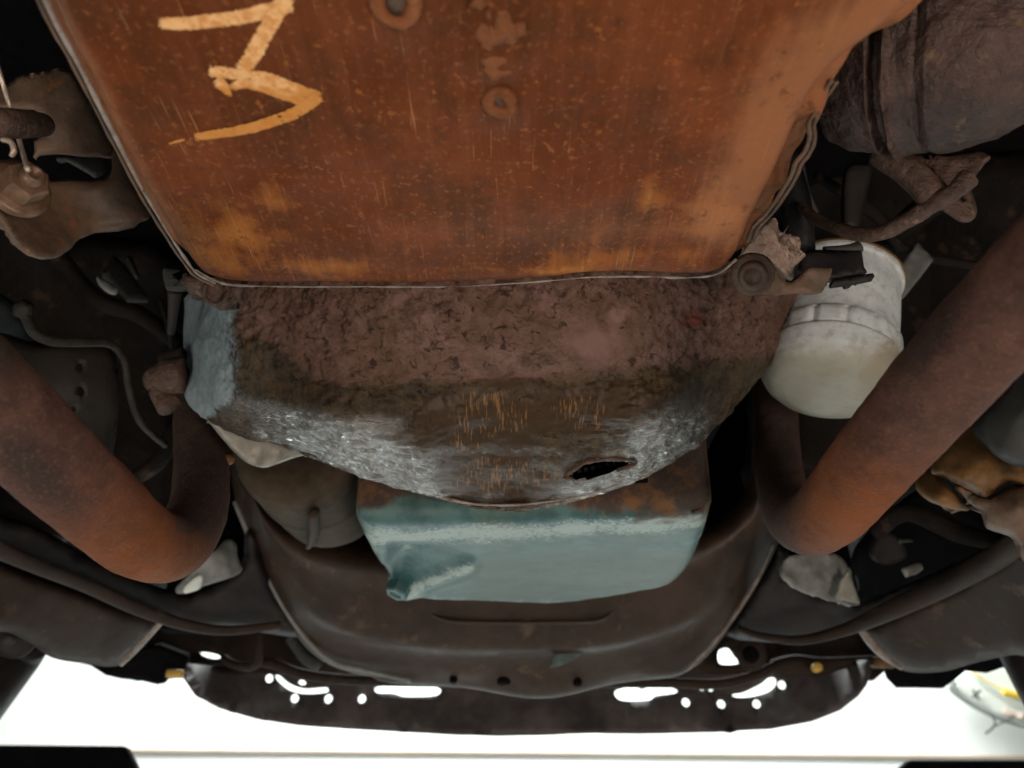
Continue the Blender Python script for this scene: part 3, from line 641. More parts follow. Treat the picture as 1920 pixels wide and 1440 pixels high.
def edent(v):
    if v.z > ZE + .03: return (0, 0, 0)
    u, w_ = proj(v); z = .003 * noise.fractal(v * 8, 1, 2, 2)
    if u < 960:
        din = edist(TRI, u, w_) * (1 if inside(TRI, u, w_) else -1); z += .024 * max(0, min(1, din / 38 + .2))
        d1, t1 = seg_d(u, w_, (752, 1112), (885, 1062)); z -= .012 * max(0, 1 - d1 / 20) * (1.1 - .6 * t1)
    z += .004 * math.exp(-((w_ - 1040) / 30) ** 2) * max(0, min(1, (u - 860) / 120)) * max(0, min(1, (1300 - u) / 150))
    return (0, 0, z)
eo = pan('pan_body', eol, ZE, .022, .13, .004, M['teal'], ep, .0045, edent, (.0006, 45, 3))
mask(eo, 'rust', lambda u, v, p: max(0, min(1, .5 + (940 + 28 * max(0, min(1, (u - 1080) / 180)) - v) / 70 + .35 * noise.noise(p * 18))) if p.z > ZE + .004 or v < 985 else 0)
mask(eo, 'worn', lambda u, v, p: max(0, 1 - abs(v - (1012 - (u - 700) * .055)) / 42) * .80 + max(0, 1 - edist(epx, u, v) / 20) * (.75 if v > 1000 else 0) + .8 * max(0, 1 - seg_d(u, v, (770, 1103), (880, 1065))[0] / 26))  # worn edges, with light on the ridge and dent facet painted in
mask(eo, 'dull', lambda u, v, p: max(0, min(1, (v - 1010) / 60)) * max(0, min(1, (u - 820) / 100)))
c = PZ(757, 1090, ZE + .004)
lathe('drain_boss', c + Vector((0, 0, .010)), c + Vector((0, 0, -.01)), [(0, .024), (.007, .023), (.010, .019), (.011, .004)], M['teal'], ep, 24)
hexhead('drain_plug', c + Vector((-.002, 0, .001)), (-.35, -.25, -1), .017, .024, M['teal'], ep, .3)
# ------------------------------------------------------------------ starter motor (left of oil pan)
sm_ = thing('starter_motor', 'grimy brown cylindrical motor between left pipe riser and teal oil pan', 'starter motor', P(560, 900, .85))
A0 = P(568, 842, .80); B0 = A0 + Vector((0, .22, .015))
A0 = P(562, 838, .90)
lathe('motor_body', A0 + Vector((0, -.02, 0)), A0 + Vector((0, .22, .015)), [(0, .02), (.002, .066), (.008, .075), (.03, .079), (.10, .0795), (.104, .081), (.112, .081), (.116, .079), (.20, .079), (.21, .07), (.215, .02)], M['starter'], sm_, 72, rough=(.0008, 40, 3), sub=3)
lathe('terminal_stud', P(425, 862, .80), P(445, 855, .82), [(-.006, .003), (-.005, .0065), (.006, .0065), (.008, .004)], M['tan'], sm_, 14)
tube('mount_strap', [(588, 960, .86, .008), (590, 990, .90, .008), (586, 1014, .95, .008), (580, 1024, 1.0, .006)], M['brown'], sm_, 12, 5, flat=.6)
# ------------------------------------------------------------------ crossmember
cm = thing('crossmember', 'broad brown U-shaped crossmember curving beneath the teal oil pan', 'crossmember', (0, 1.25, .2))
cr = [
 [(425, 700, 1.05), (455, 850, 1.10), (500, 950, 1.15), (580, 1000, 1.17), (760, 1020, 1.18), (960, 1025, 1.18), (1160, 1020, 1.18), (1310, 995, 1.17), (1390, 930, 1.15), (1410, 850, 1.10), (1410, 700, 1.05)],
 [(435, 720, 1.04), (460, 880, 1.08), (505, 985, 1.12), (590, 1045, 1.14), (760, 1075, 1.15), (960, 1080, 1.15), (1160, 1070, 1.15), (1310, 1035, 1.14), (1400, 970, 1.12), (1430, 880, 1.08), (1440, 720, 1.04)],
 [(440, 760, 1.06), (470, 930, 1.11), (530, 1075, 1.17), (620, 1160, 1.20), (780, 1195, 1.22), (960, 1205, 1.22), (1140, 1195, 1.22), (1290, 1150, 1.20), (1375, 1065, 1.17), (1440, 940, 1.11), (1470, 760, 1.06)],
 [(430, 770, 1.10), (462, 950, 1.15), (528, 1105, 1.20), (622, 1190, 1.24), (780, 1228, 1.26), (960, 1236, 1.26), (1140, 1226, 1.26), (1290, 1185, 1.24), (1378, 1100, 1.20), (1450, 960, 1.15), (1480, 770, 1.10)],
 [(420, 780, 1.16), (448, 965, 1.20), (520, 1135, 1.26), (610, 1240, 1.30), (770, 1278, 1.32), (960, 1302, 1.32), (1120, 1288, 1.32), (1285, 1258, 1.30), (1385, 1150, 1.26), (1470, 985, 1.20), (1500, 780, 1.16)],
 [(420, 775, 1.18), (450, 960, 1.215), (522, 1128, 1.28), (612, 1232, 1.32), (770, 1272, 1.34), (960, 1294, 1.34), (1120, 1281, 1.34), (1285, 1250, 1.32), (1382, 1142, 1.28), (1466, 978, 1.215), (1498, 775, 1.18)]]
c3 = [catmull([np.array(PY(u, v, y * 1.1)) for u, v, y in r], 12) for r in cr]; nj = len(c3[0])
cc = [catmull([r[j] for r in c3], 6) for j in range(nj)]; ni = len(cc[0])
V = [Vector(cc[j][i]) for j in range(nj) for i in range(ni)]
for k, v in enumerate(V):
    u, w_ = proj(v)
    if w_ > 1270: V[k] = v + Vector((0, 0, .006 * math.sin((u - 800) * .02)))
Fc = [(j * ni + i, j * ni + i + 1, (j + 1) * ni + i + 1, (j + 1) * ni + i) for j in range(nj - 1) for i in range(ni - 1)]
M['cross'] = simple('brown_crossmember', (.026, .015, .010), (.055, .034, .024), 8, (.36, .6), 40, .5, .002, (.09, .058, .038), spec=.35)
co = mesh('rail', V, Fc, M['cross'], cm)
tube('edge_highlight', [(*PY(u, v, y * 1.075), .0042) for u, v, y in ((1285, 1256, 1.30), (1335, 1208, 1.28), (1380, 1150, 1.25), (1420, 1085, 1.22), (1450, 1020, 1.19))], M['edge'], cm, 12, 6, world=True, flat=.7)  # pale bead imitating the highlight on the right flank edge
if sum(p.normal.dot(p.center) * p.area for p in co.data.polygons) > 0: co.data.flip_normals()
m = co.modifiers.new('thickness', 'SOLIDIFY'); m.thickness = .004; m.offset = -1
tube('stamped_rib', [(*PY(u, v, 1.31), .0035) for u, v in ((775, 1122), (800, 1142), (832, 1162), (900, 1167), (1060, 1167), (1125, 1163), (1150, 1145), (1172, 1125))], M['cross'], cm, 10, 5, world=True)
tube('edge_highlight', [(*PY(u, v, y * 1.075), .0045) for u, v, y in ((440, 940, 1.17), (500, 1080, 1.24), (560, 1180, 1.285), (620, 1238, 1.31), (690, 1258, 1.315), (770, 1276, 1.32))], M['grey'], cm, 12, 6, world=True, flat=.7)  # grey bead imitating the highlight stripe on the left flank
for u, v, r0 in ((850, 1278, .007), (945, 1280, .013), (1083, 1283, .008)):
    c = PY(u, v, 1.43); lathe('drain_hole', c, c + Vector((0, .01, .03)), [(-.002, r0 * .8), (0, r0), (.01, r0), (.012, r0 * .3)], M['black'], cm, 16)
sheet('paint_smear', [(1030, 1250), (1050, 1215), (1075, 1205), (1100, 1212), (1090, 1228), (1060, 1245)], lambda u, v, dd=0: PY(u, v, 1.375), simple('teal_smear', (.045, .05, .045), (.10, .15, .15), 30), cm, step=7, thick=.001)
# ------------------------------------------------------------------ suspension arms, bars
def arm(name, label, plate, plateD, bandp, mat):
    t = thing(name, label, 'control arm', plateD(*plate[0]), 'front lower control arms')
    sheet('arm_plate', plate, plateD, mat, t, step=14, thick=.02, roll=(22, .03), smooth=True)
    tube('arm_edge', bandp, M['brown'], t, 16, 6, flat=.8)
    return t
DL = DS([(-40, 1080, .95), (0, 1180, .98), (150, 1170, 1.08), (300, 1165, 1.20), (230, 1245, 1.20), (90, 1235, 1.08)])
arm('control_arm', 'left front control arm, grey-brown plate with a raised upper edge', [(-60, 1040), (0, 1052), (60, 1075), (150, 1108), (230, 1140), (304, 1164), (292, 1182), (228, 1246), (150, 1243), (95, 1232), (55, 1205), (10, 1185), (-60, 1180)], DL,
    [(-60, 985, .86, .010), (0, 1030, .90, .010), (70, 1062, .95, .010), (160, 1097, 1.02, .010), (260, 1142, 1.10, .010), (350, 1172, 1.16, .009), (430, 1182, 1.2, .008), (525, 1172, 1.24, .007)], M['brown'])
DR = DS([(1615, 1180, 1.22), (1700, 1255, 1.22), (1780, 1150, 1.10), (1850, 1240, 1.10), (1960, 1120, .95), (1960, 1220, .98)])
arm('control_arm', 'right front control arm, smooth dark brown plate with pale left corner', [(1612, 1176), (1650, 1160), (1720, 1130), (1800, 1092), (1880, 1045), (1960, 990), (1980, 1220), (1900, 1228), (1830, 1243), (1770, 1259), (1712, 1261), (1680, 1250), (1648, 1222)], DR,
    [(1385, 1178, 1.24, .006), (1425, 1192, 1.22, .007), (1500, 1200, 1.20, .009), (1580, 1182, 1.18, .011), (1660, 1148, 1.12, .016), (1760, 1102, 1.04, .018), (1860, 1050, .95, .018), (1920, 1005, .88, .016), (1990, 950, .84, .016)], M['brown'])
_a = [o for o in bpy.data.objects if o.name.startswith('control_arm')]
tube('plate_highlight', [(306, 1163, 1.16, .004), (280, 1190, 1.16, .005), (250, 1222, 1.16, .005), (226, 1246, 1.16, .004)], M['edge'], _a[0], 10, 6)  # pale tube imitating the highlight on the left plate's edge
tube('plate_highlight', [(1612, 1178, 1.20, .005), (1632, 1202, 1.20, .008), (1655, 1228, 1.20, .006), (1690, 1252, 1.20, .004)], M['edge'], _a[1], 10, 6)  # same imitated highlight on the right plate
# frame horns: dark masses behind pipes
fr = thing('frame_rail', 'black left frame rail behind the left exhaust elbow', 'frame rail', P(300, 1100, 1.2), 'front frame rails')
sheet('rail_side', [(-60, 960), (60, 985), (200, 1060), (330, 1110), (380, 1105), (450, 1060), (470, 1000), (520, 1110), (570, 1190), (480, 1185), (400, 1180), (330, 1170), (240, 1135), (120, 1085), (-60, 1040)],
      DS([(-60, 960, 1.0), (60, 1000, 1.05), (300, 1110, 1.25), (470, 1020, 1.3), (570, 1190, 1.36), (400, 1180, 1.3), (-60, 1040, 1.0)]), M['navy'], fr, step=16, thick=.03, roll=(14, .02))
fr2 = thing('frame_rail', 'black right frame rail beyond the right exhaust elbow', 'frame rail', P(1600, 1100, 1.2), 'front frame rails')
sheet('rail_side', [(1360, 1190), (1400, 1130), (1440, 1070), (1462, 1032), (1478, 1045), (1474, 1082), (1520, 1110), (1570, 1125), (1605, 1133), (1640, 1120), (1760, 1070), (1880, 1020), (1885, 1050), (1760, 1110), (1640, 1160), (1560, 1195), (1450, 1205), (1385, 1200)],
      DS([(1360, 1190, 1.36), (1462, 1035, 1.28), (1600, 1130, 1.28), (1885, 1020, 1.0), (1640, 1160, 1.28), (1450, 1205, 1.34)]), M['navy'], fr2, step=14, thick=.03, roll=(8, .015), smooth=False)
sheet('upper_rail', [(1600, 1040), (1700, 940), (1760, 930), (1850, 985), (1900, 1010), (1890, 1040), (1800, 1080), (1700, 1110), (1620, 1135), (1610, 1090)], DS([(1600, 1040, 1.35), (1760, 930, 1.2), (1900, 1010, 1.12), (1700, 1110, 1.34)]), M['black'], fr2, step=20, thick=.02)
sp = sheet('radiator_support', [(330, 1160), (420, 1175), (560, 1180), (700, 1150), (960, 1150), (1250, 1150), (1380, 1190), (1500, 1195), (1640, 1170), (1680, 1240), (1640, 1275), (1560, 1262), (1420, 1262), (1250, 1262), (960, 1262), (640, 1262), (480, 1262), (400, 1262), (345, 1268), (250, 1275), (200, 1262), (260, 1200)],
      lambda u, v, dd=0: PY(u, v, 1.78), M['brown'], None, step=18, thick=.02, smooth=False,
      holes=[[(1346, 1235), (1348, 1220), (1360, 1213), (1370, 1214), (1380, 1228), (1390, 1238), (1380, 1245), (1352, 1245)], [(370, 1221), (385, 1221), (405, 1226), (414, 1233), (400, 1235), (380, 1229)]])
tag(sp, 'dark brown front panel with small bright gaps behind the crossmember', 'radiator support')
# ------------------------------------------------------------------ air dam
hl = []
def ell(u, v, a, b, rot=0): hl.append([(u + a * math.cos(t) * math.cos(rot) - b * math.sin(t) * math.sin(rot), v + a * math.cos(t) * math.sin(rot) + b * math.sin(t) * math.cos(rot)) for t in [2 * math.pi * k / 10 for k in range(10)]])
for u, v in ((505, 1272), (553, 1309), (616, 1310), (679, 1310)): ell(u, v, 7.0, 9.5, .35)
for u, v in ((1465, 1283), (1418, 1319), (1352, 1320), (1286, 1318), (1315, 1286)): ell(u, v, 7.0, 9.5, -.45)
ell(1332, 1291, 5, 6.5, -.4); ell(567, 1281, 7, 8); ell(586, 1283, 5, 6)
hl.append([(516, 1268), (524, 1265), (540, 1278), (560, 1287), (580, 1290), (612, 1288), (616, 1294), (610, 1299), (575, 1301), (545, 1295), (524, 1280)])
hl.append([(703, 1291), (715, 1285), (790, 1282), (822, 1289), (826, 1297), (812, 1305), (760, 1307), (738, 1301), (708, 1299)])
hl.append([(1152, 1299), (1160, 1290), (1190, 1286), (1204, 1291), (1222, 1285), (1262, 1290), (1268, 1300), (1230, 1305), (1215, 1313), (1165, 1313)])
hl.append([(1373, 1301), (1395, 1296), (1425, 1282), (1440, 1270), (1452, 1270), (1454, 1284), (1440, 1298), (1410, 1306), (1380, 1307)])
hl[9:12] = [hl[9]]     # keep the small round hole by the right slot; the two over the left slot are merged below
hl.append([(562, 1283), (560, 1277), (567, 1273), (574, 1278), (572, 1284)])
DD = lambda u, v, dd=0: PY(u, v, 1.90 - .22 * ((u - 985) / 640) ** 2 - .22 * ((u - 985) / 640) ** 8 * .5 + dd - .0006 * (v - 1300))
dam = sheet('air_dam', [(352, 1244), (420, 1250), (640, 1255), (960, 1255), (1280, 1250), (1500, 1250), (1590, 1240), (1626, 1236), (1629, 1262), (1624, 1282), (1608, 1305), (1575, 1330), (1520, 1350), (1440, 1365), (1340, 1373), (1200, 1374), (1070, 1374), (940, 1379), (840, 1376), (700, 1368), (560, 1358), (480, 1346), (412, 1326), (368, 1301), (348, 1270)],
      DD, M['dam'], None, holes=hl, step=16, thick=.004, smooth=False, dent=lambda u, v: .006 * math.sin(u * .02) * noise.noise(Vector((u * .01, v * .03, 0))), rough=(.004, 6, 3))
tag(dam, 'long dusty black air dam with round holes and slots, edge against the white wall', 'air dam')
# ------------------------------------------------------------------ front pieces behind the crossmember
sb = thing('sway_bar', 'thin brown sway bar running behind the crossmember above the air dam holes', 'sway bar', (0, 1.6, .2))
tube('bar', [(*PY(u, v, y), .0085) for u, v, y in ((490, 1192, 1.55), (487, 1215, 1.55), (484, 1240, 1.56), (470, 1250, 1.58), (440, 1247, 1.6), (420, 1235, 1.62))], M['brown'], sb, 12, 6, world=True)
tube('bar', [(*PY(u, v, 1.6), .010) for u, v in ((488, 1240), (520, 1247), (560, 1262), (620, 1272), (720, 1277), (960, 1280), (1240, 1280), (1340, 1283), (1405, 1270), (1452, 1250))], M['brown'], sb, 12, 6, world=True)
tube('end_link', [(*PY(u, v, 1.55), .012) for u, v in ((545, 1195), (560, 1215), (575, 1235), (600, 1247))], M['dgrey'], sb, 12, 5, world=True)
bs = thing('bushing', 'round brown rubber bushing beside the bright triangular gap', 'bushing', P(1405, 1235, 1.5))
lathe('bushing_ring', PY(1408, 1228, 1.55), PY(1408, 1228, 1.60), [(0, .018), (.002, .028), (.02, .030), (.05, .028)], M['brown'], bs, 28)
lathe('bushing_core', PY(1408, 1228, 1.54), PY(1408, 1228, 1.60), [(0, .006), (.002, .016), (.02, .016)], M['black'], bs, 20)
tb = tube('tie_rod', [(*PY(u, v, 1.66), r) for u, v, r in ((1450, 1252, .016), (1490, 1246, .02), (1530, 1250, .02), (1580, 1243, .012), (1640, 1238, .010))], M['brown'], None, 16, 5, world=True)
tag(tb, 'short brown tie rod end right of the bushing over the air dam', 'tie rod')
hexs = []
for u, v, r0, lab in ((1535, 1250, .009, 'small round brass fitting on the right above the air dam'), ):
    c = PY(u, v, 1.6); tag(lathe('brass_fitting', c, c + Vector((0, .03, 0)), [(0, .004), (.001, r0), (.02, r0), (.022, .004)], M['brass'], None, 16), lab, 'fitting')
c = PY(322, 1263, 1.6); tag(lathe('brass_fitting', c, c + Vector((.04, .004, 0)), [(-.01, .004), (-.009, .008), (.022, .008), (.024, .004)], M['brass'], None, 16), 'small yellow brass fitting at the left end of the air dam', 'fitting')
c = PY(1660, 1242, 1.66); tag(lathe('brass_fitting', c, c + Vector((.04, .004, .0)), [(-.03, .004), (-.028, .012), (.014, .012), (.016, .004)], M['tan'], None, 16), 'dull tan fitting at the right end of the air dam', 'fitting')
# bumper ends
be1 = sheet('bumper_end', [(120, 1236), (300, 1215), (352, 1235), (349, 1272), (318, 1272), (310, 1281), (296, 1284), (262, 1276), (228, 1273), (198, 1266), (170, 1248)], DS([(120, 1236, 1.55), (350, 1240, 1.6), (300, 1284, 1.6), (200, 1265, 1.56)]), M['black'], None, step=12, thick=.02, smooth=False)
tag(be1, 'black bumper end piece left of the air dam', 'bumper end', 'front bumper ends')
be2 = sheet('bumper_end', [(1650, 1220), (1780, 1225), (1930, 1200), (1940, 1262), (1905, 1258), (1880, 1252), (1850, 1262), (1810, 1258), (1790, 1275), (1768, 1291), (1720, 1290), (1680, 1290), (1662, 1272)], DS([(1650, 1220, 1.6), (1930, 1200, 1.5), (1900, 1260, 1.5), (1700, 1290, 1.6)]), M['black'], None, step=12, thick=.02, smooth=False)
tag(be2, 'black bumper end piece right of the air dam', 'bumper end', 'front bumper ends')
# lift arms and ramps
def beam(name, a, b, w_, h, mat, label, cat, group=None):
    a, b = Vector(a), Vector(b); t = (b - a).normalized(); s = t.cross(Vector((0, 0, 1))).normalized() * w_ / 2; u_ = s.cross(t).normalized() * h / 2
    V = [p + x * s + y * u_ for p in (a, b) for x, y in ((-1, -1), (1, -1), (1, 1), (-1, 1))]
    o = mesh(name, V, [(0, 1, 2, 3), (4, 7, 6, 5), (0, 4, 5, 1), (1, 5, 6, 2), (2, 6, 7, 3), (3, 7, 4, 0)], mat, None, False)
    m = o.modifiers.new('bevel', 'BEVEL'); m.width = .006; m.segments = 2
    return tag(o, label, cat, group)
sa = thing('shock_absorber', 'dark slanted strut at the lower left edge under the control arm', 'strut', P(10, 1270, 1.2))
tube('strut_body', [(52, 1205, 1.25, .035), (30, 1235, 1.25, .037), (-10, 1285, 1.2, .038), (-80, 1375, 1.1, .038)], M['navy'], sa, 28, 6)
lathe('strut_eye', P(30, 1200, 1.2), P(30, 1200, 1.3), [(-.02, .012), (-.018, .028), (.03, .03), (.032, .01)], M['navy'], sa, 24)
lathe('strut_nut', P(18, 1200, 1.16), P(18, 1200, 1.3), [(0, .002), (.001, .008), (.01, .009), (.02, .009)], M['dgrey'], sa, 6)
sa2 = tube('lower_strut', [(1900, 1205, 1.3, .03), (1925, 1255, 1.25, .03), (1960, 1320, 1.2, .03)], M['navy'], None, 24, 5)
tag(sa2, 'dark strut at the far right edge beside the round dial', 'strut')
def prism(name, px, y0, y1, mat):
    n = len(px); V = [PY(u, v, y0) for u, v in px]; V += [p + Vector((0, y1 - y0, 0)) for p in V]
    o = mesh(name, V, [tuple(range(n)), tuple(range(2 * n - 1, n - 1, -1))] + [(i, (i + 1) % n, (i + 1) % n + n, i + n) for i in range(n)], mat, None, False)
    m = o.modifiers.new('bevel', 'BEVEL'); m.width = .008; m.segments = 2; return o
r1 = prism('lift_ramp', [(-160, 1395), (228, 1398), (238, 1403), (262, 1450), (262, 1520), (-160, 1520)], 2.3, 2.33, M['black'])
tag(r1, 'black end of a lift ramp in the lower left corner', 'lift ramp', 'ends of the lift ramps')
r2 = prism('lift_ramp', [(1706, 1425), (2060, 1425), (2060, 1520), (1668, 1520), (1678, 1450)], 2.3, 2.33, M['black'])
tag(r2, 'black end of a lift ramp in the lower right corner', 'lift ramp', 'ends of the lift ramps')
# ------------------------------------------------------------------ round dial
dl = thing('round_dial', 'white round dial with a dark X and yellow hand at lower right', 'dial', PY(1950, 1250, 5.800))
DY = lambda y: (lambda u, v, dd=0: PY(u, v, y + dd))
sheet('dial_face', [(1782, 1289), (1800, 1268), (1824, 1255), (1850, 1250), (2000, 1230), (2060, 1360), (1960, 1362), (1900, 1352), (1850, 1332), (1808, 1308)], DY(5.800), M['whitep'], dl, step=12, thick=.05)
tube('dial_rim', [(*PY(u, v, 5.770), 0.0179) for u, v in ((1790, 1278), (1783, 1292), (1806, 1311), (1846, 1334), (1896, 1354), (1960, 1368), (2060, 1372))], M['grey'], dl, 10, 6, world=True)
tube('inner_ring', [(*PY(u, v, 5.760), 0.0154) for u, v in ((1830, 1262), (1852, 1282), (1880, 1300), (1920, 1316), (1990, 1330))], M['whitep'], dl, 10, 6, world=True)
tube('hand_line', [(*PY(u, v, 5.750), 0.0077) for u, v in ((1820, 1255), (1842, 1273), (1872, 1290), (1885, 1298))], M['yellow'], dl, 8, 4, world=True)
tube('hand_bar', [(*PY(u, v, 5.740), 0.0256) for u, v in ((1880, 1297), (1905, 1303), (1990, 1318))], M['yellow'], dl, 10, 4, world=True)
for a, b in (((1824, 1293), (1836, 1312)), ((1838, 1295), (1824, 1307))):
    tube('numeral_stroke', [(*PY(*a, 5.760), 0.0090), (*PY(*b, 5.760), 0.0090)], M['dgrey'], dl, 6, 2, world=True)
sheet('panel_label', [(1878, 1326), (1925, 1338), (1925, 1350), (1882, 1340)], DY(5.760), M['strip'], dl, step=10, thick=.01, smooth=False)
wr = tube('hanging_wire', [(*PY(u, v, 5.700), 0.0064) for u, v in ((1860, 1342), (1866, 1355), (1860, 1366), (1848, 1375))], M['dgrey'], dl, 6, 4, world=True)
tube('hanging_wire', [(*PY(u, v, 5.700), 0.0051) for u, v in ((1864, 1362), (1880, 1355), (1900, 1346))], M['dgrey'], dl, 6, 4, world=True)
# ------------------------------------------------------------------ left linkage group
lk = thing('linkage_bracket', 'worn steel linkage bracket left of the rusty pan with a curved lower lobe', 'bracket', P(120, 330, .55))
DK = DS([(20, 150, .60), (130, 130, .60), (215, 290, .62), (60, 295, .58), (100, 210, .585)])
sheet('upper_plate', [(12, 160), (35, 145), (112, 126), (140, 135), (230, 300), (215, 298), (120, 292), (62, 294), (62, 262), (80, 252), (88, 235), (82, 215), (62, 205), (20, 204), (-20, 206), (-20, 165)], DK, M['bracket'], lk, step=8, thick=.006, smooth=False, roll=(8, .004), rough=(.0015, 45, 4))
DK2 = DS([(-40, 300, .50), (0, 400, .50), (90, 487, .53), (90, 400, .565), (190, 340, .60), (262, 400, .62), (180, 437, .60), (60, 340, .56)])
sheet('lower_lobe', [(-60, 296), (30, 300), (92, 332), (130, 337), (178, 338), (208, 322), (212, 270), (250, 330), (280, 400), (262, 418), (250, 430), (205, 434), (178, 437), (152, 448), (135, 464), (112, 482), (88, 487), (60, 482), (30, 462), (8, 430), (-60, 330)], DK2, M['bracket'], lk, step=8, thick=.007, roll=(16, .008), rough=(.0016, 40, 4))
sheet('inner_tab', [(108, 294), (195, 290), (206, 300), (198, 322), (180, 334), (165, 326), (130, 306)], DS([(108, 294, .62), (206, 300, .64), (180, 334, .625)]), M['dgrey'], lk, step=6, thick=.004, roll=(6, .004))
nt = thing('clamp_nut', 'yellow zinc hex nut with washer on the left linkage bracket', 'nut', P(45, 350, .48))
c = P(40, 352, .50); ax = Vector((.75, -.62, -.10)).normalized()
lathe('washer', c - ax * .006, c + ax, [(-.001, .004), (0, .019), (.003, .0195), (.005, .0165)], M['zinc'], nt, 36)
hexhead('nut_body', c - ax * .002, ax, .0135, .018, M['zinc'], nt, .25)
lathe('stud_end', c + ax * .012, c + ax * .05, [(0, .0075), (.010, .0072), (.0125, .0055), (.013, .0035), (.011, .003)], M['zinc'], nt, 24)
ro = thing('shift_rod', 'thin bright rod passing through a dark rod end at the left edge', 'rod', P(10, 180, .5))
tube('wire', [(-25, 60, .50, .0016), (0, 140, .50, .0016), (20, 205, .51, .0016), (38, 270, .50, .0016), (52, 318, .47, .0016)], M['rod'], ro, 10, 6)
tube('rod_end', [(-60, 232, .49, .0095), (0, 231, .49, .0098), (30, 232, .50, .0098), (50, 233, .53, .0095), (80, 234, .56, .0085)], M['crust'], ro, 24, 6)
tube('clip_ring', [(5, 262, .49, .0018), (20, 266, .488, .0018), (26, 282, .488, .0018), (22, 292, .49, .0018)], M['rod'], ro, 8, 6)
# left mid: drilled plate, brake line, strips
dp = sheet('drilled_plate', [(-20, 630), (60, 640), (140, 642), (212, 648), (222, 690), (222, 780), (212, 850), (190, 900), (110, 880), (-20, 760)], DS([(0, 640, .78), (220, 650, .84), (222, 800, .84), (60, 840, .76), (150, 720, .79)]), simple('drilled_plate_steel', (.012, .011, .010), (.026, .021, .017), 14, (.5, .7)), None, step=10, thick=.004, roll=(18, .02),
           holes=[[(150 + 7 * math.cos(t), 687 + 10 * math.sin(t)) for t in [k * .785 for k in range(8)]], [(153 + 7.5 * math.cos(t), 733 + 10 * math.sin(t)) for t in [k * .785 for k in range(8)]], [(138 + 6 * math.cos(t), 767 + 6 * math.sin(t)) for t in [k * .785 for k in range(8)]], [(172 + 3.5 * math.cos(t), 810 + 3.5 * math.sin(t)) for t in [k * .785 for k in range(8)]]])
tag(dp, 'dark plate with a column of small holes behind the left pipe', 'drilled plate')
bl = thing('brake_line', 'thin bent grey brake line curving over the drilled plate', 'brake line', P(80, 630, .7))
tube('line', [(42, 575, .72, .005), (52, 600, .72, .0052), (66, 625, .72, .0052), (100, 640, .73, .0052), (150, 642, .75, .005), (205, 645, .78, .0045), (232, 675, .80, .004), (242, 730, .82, .004), (262, 790, .85, .004), (310, 835, .9, .004)], M['line'], bl, 12, 8)
lathe('line_fitting', P(42, 583, .715), P(50, 570, .74), [(-.002, .004), (0, .009), (.012, .009), (.013, .004)], M['line'], bl, 6)
hs = thing('body_strip', 'grey folded metal strip in the dark gap left of the pan corner', 'metal strip', P(230, 520, .9))
sheet('strip_panel', [(192, 512), (212, 478), (230, 492), (262, 535), (280, 560), (240, 560), (228, 545)], DS([(192, 512, .95), (212, 478, 1.0), (280, 560, .95)]), M['dgrey'], hs, step=8, thick=.006, smooth=False)
sheet('strip_fold', [(182, 518), (192, 522), (218, 538), (220, 548), (205, 546), (188, 532)], DS([(182, 518, .92), (192, 510, .93), (220, 548, .92)]), M['grey'], hs, step=6, thick=.004)
sheet('strip_edge', [(240, 482), (248, 484), (262, 520), (255, 515)], DS([(240, 482, .95), (248, 484, .96), (262, 520, .95)]), M['dgrey'], hs, step=5, thick=.004)
gb = thing('case_tab', 'small grey casting tab just left of the crusty bell housing ear', 'casting tab', P(325, 530, .7))
sheet('tab_body', [(307, 503), (345, 505), (362, 520), (350, 545), (320, 546), (310, 538)], DS([(307, 503, .72), (360, 505, .70), (330, 546, .70), (350, 520, .70)]), M['dgrey'], gb, step=6, thick=.02, roll=(8, .008))
tube('tab_stem', [(328, 546, .72, .007), (325, 580, .73, .005), (320, 625, .75, .004)], M['navy'], gb, 12, 5)
cl = thing('riser_clamp', 'dark flanged clamp at the top of the left pipe riser', 'clamp', P(320, 720, .78))
tube('flange', [(285, 712, .78, .012), (320, 706, .77, .018), (345, 704, .77, .018)], M['crust'], cl, 16, 5, (.002, 60, 3))
tube('clamp_stud', [(300, 730, .78, .012), (318, 765, .77, .012)], M['crust'], cl, 14, 4)
tube('upper_stud', [(305, 680, .80, .012), (345, 672, .80, .012)], M['brown'], cl, 14, 4)
# blocks seen low between pipe and crossmember
g1 = thing('heat_shield', 'light grey crumpled shield showing right of the left pipe elbow', 'heat shield', P(400, 1070, 1.3), 'grey heat shields')
sheet('shield_body', [(395, 1040), (425, 1012), (440, 1022), (444, 1040), (455, 1068), (420, 1088), (385, 1098), (350, 1112), (330, 1112), (340, 1092)], DS([(395, 1040, 1.14), (455, 1068, 1.18), (350, 1112, 1.14), (430, 1012, 1.2)]), M['grey'], g1, step=8, thick=.006, rough=(.006, 25, 4))
sheet('bright_flap', [(346, 1112), (352, 1099), (370, 1083), (380, 1081), (376, 1102), (360, 1110)], DS([(346, 1112, 1.1), (352, 1099, 1.1), (380, 1081, 1.12)]), M['whitep'], g1, step=5, thick=.004)
g2 = thing('heat_shield', 'pale grey crumpled shield below the right pipe elbow', 'heat shield', P(1540, 1090, 1.3), 'grey heat shields')
sheet('shield_body', [(1474, 1050), (1500, 1040), (1560, 1038), (1585, 1052), (1600, 1090), (1612, 1132), (1580, 1132), (1520, 1112), (1468, 1084)], DS([(1474, 1050, 1.14), (1585, 1052, 1.2), (1612, 1132, 1.2), (1470, 1084, 1.12), (1540, 1080, 1.15)]), M['grey'], g2, step=7, thick=.006, rough=(.008, 22, 5))
